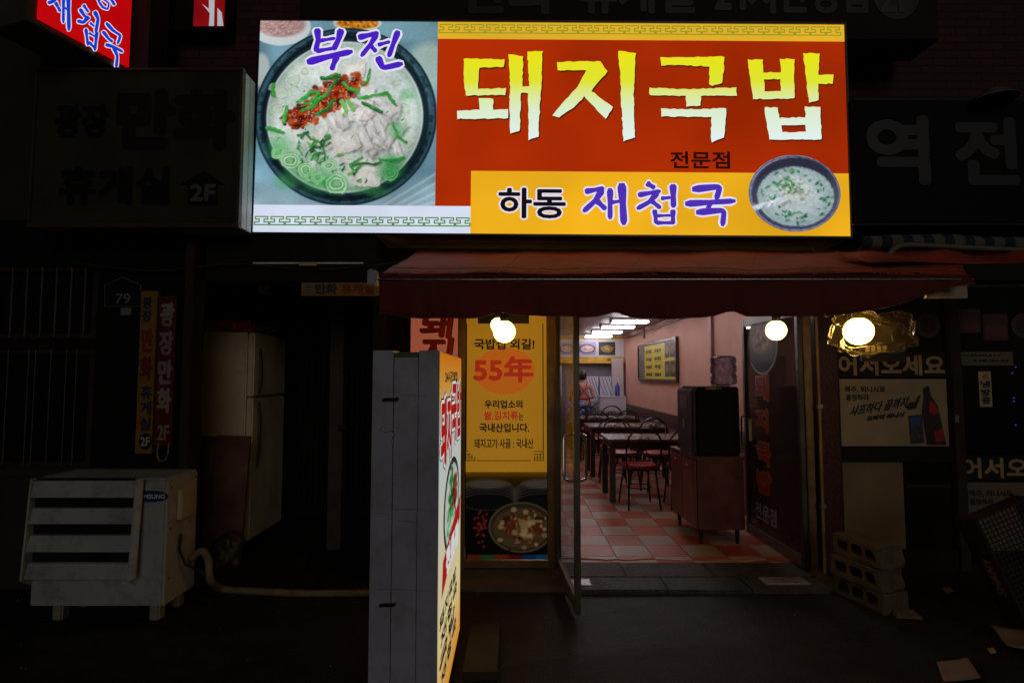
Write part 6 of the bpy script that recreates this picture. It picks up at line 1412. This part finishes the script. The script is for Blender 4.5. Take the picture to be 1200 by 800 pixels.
def dish(cols, n=26):
    c = Canvas(0, 0, 40, 40, 26, 26, cols[0]); c.ell(20, 21, 18, 14, (24, 22, 22), .1); c.ell(20, 21, 15, 11, cols[1], .15)
    for _ in range(n): c.ell(NP.normal(20, 6), NP.normal(21, 4), NP.uniform(1, 3.5), NP.uniform(1, 2.5), cols[2 + int(NP.rand() * (len(cols) - 2))], .5, .85)
    return c
sheet(MF, (m0 + 0.01, za + 0.05, m0 + wM * 0.19, zb_ - 0.05), 0.002, mat('menu_photo_grey', (0.12, 0.11, 0.1), 0.5, var=0.8, scale=6), 'menu_photo', mbd)
menu = [['돼지국밥', '국밥', '재첩국', '돼지국밥'], ['재첩국', '돼지국밥', '국밥', '재첩국']]
for ci in range(2):
    for ri in range(4):
        a = m0 + wM * (0.24 + 0.25 * ci); b = zb_ - 0.13 - hM * 0.2 * ri
        lettering(mbd, menu[ci][ri], MF, (a, b - 0.06, a + wM * 0.17, b), black_print, 0.004, 0.004)
for i in range(2):
    for j in range(2):
        a = m0 + wM * (0.75 + 0.125 * i); b = za + 0.08 + hM * 0.44 * j
        dish(((40, 44, 50), (120, 100, 80), (170, 150, 120), (90, 50, 30), (60, 60, 60))).mesh(MF, (a, b, a + wM * 0.11, b + hM * 0.36), 0.003, 'dish_photo', attr_mat('printed_photo'), mbd)

# ---------------------------------------------------------------- kitchen counter at the back
YK = 12.3
kt = thing('kitchen_counter', 'kitchen pass at the back with food photos over a yellow strip', 'counter', (0.6, YK, FZ))
KF = front(YK)
kz = lambda y: P(700, y, YK).z
sheet(KF, (RX0 + 0.01, kz(418), RX1 - 0.01, RZ - 0.002), 0.0, mat('header_white', (0.55, 0.53, 0.55), 0.5, var=0.05), 'header', kt, th=0.1)
sheet(KF, (RX0 + 0.01, kz(425.5), RX1 - 0.01, kz(418.3)), 0.012, mat('header_yellow', (0.6, 0.36, 0.03), 0.5), 'yellow_strip', kt, th=0.1)
sheet(KF, (RX0 + 0.01, kz(397), RX1 - 0.01, kz(394)), 0.008, mat('header_yellow', (0.6, 0.36, 0.03), 0.5), 'yellow_strip', kt, th=0.007)
for k, (x0, x1, cols) in enumerate(((677.5, 698.5, ((150, 150, 190), (190, 170, 170), (210, 190, 186), (160, 130, 130))), (701.5, 721, ((40, 44, 40), (120, 110, 60), (170, 90, 40), (200, 180, 110), (60, 90, 40))), (649.5, 652, ((60, 70, 110), (150, 150, 160), (60, 60, 70))), (655, 674, ((150, 150, 180), (170, 150, 140), (190, 170, 160))), (620, 645, ((120, 110, 120), (160, 140, 110), (190, 150, 110), (90, 50, 40))))):
    r = pxrect(KF, x0, 400.5, x1, 416, YK); dish(cols).mesh(KF, r, 0.004, 'dish_photo', attr_mat('printed_photo'), kt)
lettering(kt, '국밥', KF, pxrect(KF, 711, 419.5, 721, 423.5, YK), black_print, 0.016, 0.004)
MB().box(RX0 + 0.01, YK + 0.0, FZ, RX1 - 0.01, YK + 0.35, 0.95).build('counter_base', mat('grey_counter', (0.3, 0.3, 0.34), 0.4, var=0.1), kt)
scr = mat('pale_blue_screen', (0.6, 0.62, 0.75), 0.35, var=0.08, bump=0.02)
for x0, x1 in ((685, 701), (703, 723)):
    r = pxrect(KF, x0, 441, x1, 463.5, YK + 0.06); s_ = MB().box(r[0], YK + 0.05, 0.951, r[2], YK + 0.09, r[3]).build('screen', scr, kt)
    for k in range(5):
        xx = r[0] + 0.02 + k * (r[2] - r[0]) / 5; MB().hexa([(xx + 0.10, YK + 0.044, 0.97), (xx + 0.112, YK + 0.044, 0.97), (xx + 0.112, YK + 0.0495, 0.97), (xx + 0.10, YK + 0.0495, 0.97), (xx - 0.06, YK + 0.044, r[3] - 0.02), (xx - 0.048, YK + 0.044, r[3] - 0.02), (xx - 0.048, YK + 0.0495, r[3] - 0.02), (xx - 0.06, YK + 0.0495, r[3] - 0.02)]).build('slat', dado_m, s_)
fz_ = thing('kitchen_freezer', 'white chest freezer standing before the kitchen pass', 'freezer', (2.1, 12.05, FZ))
r = pxrect(KF, 703, 466, 727.5, 490, 12.0)
MB().box(r[0], 11.9, FZ, RX1 - 0.06, 12.28, r[3]).build('body', mat('freezer_white', (0.6, 0.6, 0.68), 0.35, var=0.05), fz_, bevel=0.01); MB().box(r[0] - 0.01, 11.885, r[3] + 0.0005, RX1 - 0.055, 12.285, r[3] + 0.04).build('lid', MATS['freezer_white'], fz_, bevel=0.01)
c = P(725.5, 455, 12.0); tag(MB().lathe([(0.05, 0), (0.05, 0.2), (0.02, 0.24), (0.02, 0.28)], (c.x - 0.02, 12.1, r[3] + 0.041), 12).build('detergent_bottle', mat('deep_blue_plastic', (0.03, 0.05, 0.3), 0.3), smooth=True), 'blue bottle standing on the white freezer', 'bottle')
MB().box(RX1 - 0.30, 12.18, 0.96, RX1 - 0.06, 12.285, kz(420)).build('pillar', mat('header_white', (0.55, 0.53, 0.55), 0.5, var=0.05), kt)
sheet(KF, (P(648, 440, YK).x, 1.05, P(658.5, 440, YK).x, kz(428)), -0.02, scr, 'screen', kt, th=0.03)
fs2 = thing('side_cooler', 'small red and white cooler box far back left of the aisle', 'cooler', (0.85, 11.2, FZ))
MB().box(0.72, 11.6, FZ, 0.98, 11.9, 0.85).build('body', mat('cooler_red', (0.4, 0.02, 0.02), 0.4), fs2, bevel=0.01); MB().box(0.71, 11.59, 0.8505, 0.99, 11.91, 0.98).build('lid', white_print, fs2, bevel=0.01)

# fluorescent ceiling lights
tube_e = emis('fluorescent_tube', (0.98, 0.87, 0.92, 1), 24.0, 0)
base_m = mat('fixture_white', (0.6, 0.6, 0.62), 0.4)
def make_fix():
    t = thing('ceiling_light', '', 'ceiling light', (0, 0, 0), 'fluorescent ceiling lights in the dining room')
    MB().box(-0.3, -0.11, -0.035, 0.3, 0.11, -0.001).build('base', base_m, t, bevel=0.004)
    for s in (-1, 1): MB().tube([(-0.28, s * 0.06, -0.06), (0.28, s * 0.06, -0.06)], 0.014, 8).build('tube', tube_e, t, smooth=True)
    for s in (-1, 1): MB().box(s * 0.3, -0.1, -0.075, s * 0.285, 0.1, -0.0355).build('end_cap', base_m, t)
    return t
L0 = make_fix(); first = True
for col_, xs in (('right', 1.85), ('left', 0.25)):
    for k, y in enumerate((11.9, 10.8, 9.7, 8.7, 7.4, 6.0)):
        if col_ == 'left' and k not in (0, 2, 4): continue
        lb = 'twin tube ceiling light, %s counted from the kitchen, in the %s row' % (('first', 'second', 'third', 'fourth', 'fifth', 'sixth')[k], col_)
        x = xs + (0.35 if col_ == 'left' and k == 0 else 0)
        if first: L0.location = (x, y, RZ); L0['label'] = lb; first = False
        else: copy_tree(L0, (x, y, RZ), 0, lb)

# ---------------------------------------------------------------- people near the kitchen
def person(name_label, joints, edges, mats_fn, loc, rz, extra):
    me = bpy.data.meshes.new('body'); me.from_pydata([j[0] for j in joints], edges, [])
    o = bpy.data.objects.new('tmp', me); COL.objects.link(o)
    sk = o.modifiers.new('skin', 'SKIN'); sk.use_smooth_shade = True
    for i, j in enumerate(joints): d = me.skin_vertices[0].data[i]; d.radius = (j[1], j[2] if len(j) > 2 else j[1]); d.use_root = (i == 0)
    ss_ = o.modifiers.new('sub', 'SUBSURF'); ss_.levels = 2
    bpy.context.view_layer.update(); ev = bpy.data.meshes.new_from_object(o.evaluated_get(bpy.context.evaluated_depsgraph_get())); bpy.data.objects.remove(o)
    t = thing('person', name_label, 'person', (0, 0, 0))
    ms = [mat('skin', (0.5, 0.28, 0.2), 0.6, bump=0)] + mats_fn[0]
    ev.materials.clear()
    for m_ in ms: ev.materials.append(m_)
    for f in ev.polygons: f.use_smooth = True; f.material_index = mats_fn[1](f.center)
    link('body', ev, t)
    extra(t); t.location = loc; t.rotation_euler = (0, 0, rz); return t
def head_bits(t, c, hair_m, bun=False):                       # hair cap, ears, eyes, nose on a head at c facing -y
    bm = bmesh.new(); bmesh.ops.create_uvsphere(bm, u_segments=18, v_segments=12, radius=1)
    bmesh.ops.delete(bm, geom=[v for v in bm.verts if v.co.z < -0.75 or (v.co.y < -0.45 and v.co.z < 0.35)], context='VERTS')
    for v in bm.verts: r = 1 + 0.06 * mnoise.noise(v.co * 4); v.co = Vector((c[0] + v.co.x * 0.093 * r, c[1] + 0.012 + v.co.y * 0.108 * r, c[2] + 0.02 + v.co.z * 0.122 * r))
    me = bpy.data.meshes.new('hair'); bm.to_mesh(me); bm.free(); me.materials.append(hair_m); link('hair', me, t)
    if bun: MB().lathe([(0.005, -0.035), (0.03, -0.025), (0.038, 0), (0.03, 0.025), (0.005, 0.035)], (c[0], c[1] + 0.12, c[2] + 0.03), 12).build('hair_bun', hair_m, t, smooth=True)
    for s in (-1, 1):
        MB().lathe([(0.003, -0.028), (0.012, -0.01), (0.014, 0.012), (0.004, 0.028)], (c[0] + s * 0.086, c[1] + 0.01, c[2] - 0.005), 8).build('ear', MATS['skin'], t, smooth=True)
        MB().lathe([(0.002, -0.008), (0.009, 0), (0.002, 0.008)], (c[0] + s * 0.032, c[1] - 0.082, c[2] + 0.005), 8).build('eye', black_print, t, smooth=True)
    MB().lathe([(0.012, -0.02), (0.01, -0.005), (0.003, 0.02)], (c[0], c[1] - 0.092, c[2] - 0.02), 8).build('nose', MATS['skin'], t, smooth=True)
    MB().box(c[0] - 0.02, c[1] - 0.088, c[2] - 0.058, c[0] + 0.02, c[1] - 0.078, c[2] - 0.052).build('mouth', mat('lip', (0.3, 0.08, 0.07), 0.5), t)
hair_d = mat('dark_brown_hair', (0.02, 0.014, 0.012), 0.5, var=0.4, scale=40)
# standing cook, back to the door, one arm reaching to the counter
J = [((0, 0, 0.88), .12, .10), ((0, 0, 1.02), .12, .095), ((0, 0, 1.18), .135, .10), ((0, 0.005, 1.28), .10, .075), ((0, 0, 1.335), .047), ((0, -0.01, 1.39), .055), ((0, -0.015, 1.45), .088), ((0, -0.012, 1.51), .07),
     ((-.17, 0, 1.25), .052), ((-.24, -.04, 1.02), .04), ((-.17, -.26, 0.98), .033), ((-.13, -.33, 0.99), .03), ((.17, 0, 1.25), .052), ((.25, -.03, 1.03), .04), ((.2, -.24, 0.93), .033), ((.17, -.32, 0.93), .03),
     ((-.09, 0, .8), .085), ((-.1, -.01, .45), .06), ((-.1, .02, .08), .04), ((-.1, -.12, .03), .03), ((.09, 0, .8), .085), ((.1, -.01, .45), .06), ((.1, .02, .08), .04), ((.1, -.12, .03), .03)]
for s in (0, 1):                                              # five fingers each
    w = 11 if s == 0 else 15; b = Vector(J[w][0]); sg_ = -1 if s == 0 else 1
    for k in range(4): J.append(((b.x - sg_ * 0.03 + sg_ * k * 0.02, b.y - 0.075 + 0.006 * abs(k - 1.5), b.z - 0.02), .009))
    J.append(((b.x - sg_ * 0.05, b.y - 0.035, b.z - 0.005), .010))
E_ = [(0, 1), (1, 2), (2, 3), (3, 4), (4, 5), (5, 6), (6, 7), (3, 8), (8, 9), (9, 10), (10, 11), (3, 12), (12, 13), (13, 14), (14, 15), (0, 16), (16, 17), (17, 18), (18, 19), (0, 20), (20, 21), (21, 22), (22, 23)] + [(11, k) for k in range(24, 29)] + [(15, k) for k in range(29, 34)]
peach = mat('peach_blouse', (0.55, 0.3, 0.24), 0.8, bump=0.1); trs = mat('dark_trousers', (0.03, 0.03, 0.04), 0.8); shoe = mat('shoe_black', (0.02, 0.02, 0.02), 0.5)
def mf(c): return 0 if (c.z > 1.33 or (abs(c.x) > .12 and c.y < -.2 and c.z > .85)) else (1 if c.z > .88 or abs(c.x) > .2 else (2 if c.z > .1 else 3))
red_ap = mat('red_apron', (0.42, 0.02, 0.02), 0.7)
def cook_extra(t):
    head_bits(t, (0, -0.015, 1.455), hair_d, True)
    for s in (-1, 1): MB().tube([(s * 0.11, -0.06, 1.30), (s * 0.09, 0.03, 1.33), (s * 0.05, 0.115, 1.22), (-s * 0.05, 0.115, 1.10), (-s * 0.13, 0.07, 1.02)], 0.012, 6).build('apron_strap', red_ap, t, smooth=True)
    MB().tube([(0.145 * math.cos(a), 0.118 * math.sin(a), 1.0) for a in [2 * math.pi * k / 18 for k in range(18)]], 0.016, 6, closed=True).build('apron_tie', red_ap, t, smooth=True)
    mb = MB(); 
    for j in range(6):
        for i in range(9): a = math.pi * (1.05 + 0.9 * i / 8); mb.v.append(((0.16 + .01 * j) * math.cos(a), (0.125 + .01 * j) * math.sin(a), 1.0 - j * 0.09))
    for j in range(5):
        for i in range(8): q = j * 9 + i; mb.f.append((q, q + 1, q + 10, q + 9))
    o = mb.build('apron', red_ap, t, smooth='all'); o.modifiers.new('t', 'SOLIDIFY').thickness = 0.004
pc = P(682.5, 452, 11.5)
person('cook in peach blouse with red apron straps standing before the kitchen pass', J, E_, ([peach, trs, shoe], mf), (pc.x, 11.5, FZ), math.radians(185), cook_extra)
# seated guest in a blue shirt at the last table
J2 = [((0, 0, 0.52), .13, .11), ((0, 0, 0.66), .12, .095), ((0, -0.01, 0.82), .135, .10), ((0, -.01, 0.93), .10, .075), ((0, -.02, 0.985), .047), ((0, -.03, 1.04), .055), ((0, -.035, 1.10), .088), ((0, -.03, 1.16), .07),
      ((-.18, -.01, .90), .052), ((-.24, -.08, .70), .04), ((-.17, -.29, .76), .033), ((-.12, -.36, .785), .03), ((.18, -.01, .90), .052), ((.24, -.08, .70), .04), ((.17, -.29, .76), .033), ((.12, -.36, .785), .03),
      ((-.09, -.06, .52), .085), ((-.11, -.40, .5), .065), ((-.11, -.40, .08), .042), ((-.11, -.52, .035), .03), ((.09, -.06, .52), .085), ((.11, -.40, .5), .065), ((.11, -.40, .08), .042), ((.11, -.52, .035), .03)]
for s in (0, 1):
    w = 11 if s == 0 else 15; b = Vector(J2[w][0]); sg_ = -1 if s == 0 else 1
    for k in range(4): J2.append(((b.x - sg_ * 0.03 + sg_ * k * 0.02, b.y - 0.075 + 0.006 * abs(k - 1.5), b.z - 0.015), .009))
    J2.append(((b.x - sg_ * 0.05, b.y - 0.035, b.z), .010))
blue_sh = mat('blue_patterned_shirt', (0.16, 0.2, 0.5), 0.8, var=0.7, scale=30, bump=0)
def mf2(c): return 0 if (c.z > .985 or (c.y < -.27 and c.z > .68)) else (1 if (c.z > .56 and c.y > -.3) or abs(c.x) > .2 else (2 if c.z > .1 else 3))
ps = P(678, 462, 10.84)
person('guest in a blue patterned shirt seated at the table furthest from the door', J2, E_, ([blue_sh, trs, shoe], mf2), (1.26, 10.86, FZ), math.radians(180), lambda t: head_bits(t, (0, -0.035, 1.105), hair_d))

# ---------------------------------------------------------------- loose cables on the facade
for label, pts, r in (('thin black cable sagging along the brick wall left of the lit sign', [(-2.6, YF + 0.02, 3.6), (-2.0, 4.2, 3.75), (-1.8, 4.3, 3.5), (-1.5, 4.35, 3.9)], 0.008),
                      ('black cable hanging below the left box sign towards the recess', [(-3.2, YW - 0.04, 2.32), (-2.6, YW - 0.05, 2.25), (-2.0, YW - 0.05, 2.3), (-1.4, YW - 0.05, 2.26), (-0.8, YW - 0.03, 2.32)], 0.007)):
    tag(MB().tube(spline(pts), r, 6).build('cable', rubber, smooth='all'), label, 'cable')
MB().box(-7.5, YF - 0.35, 2.62, -2.72, YF + 0.05, 2.7).build('ledge', dark_wall, lh)
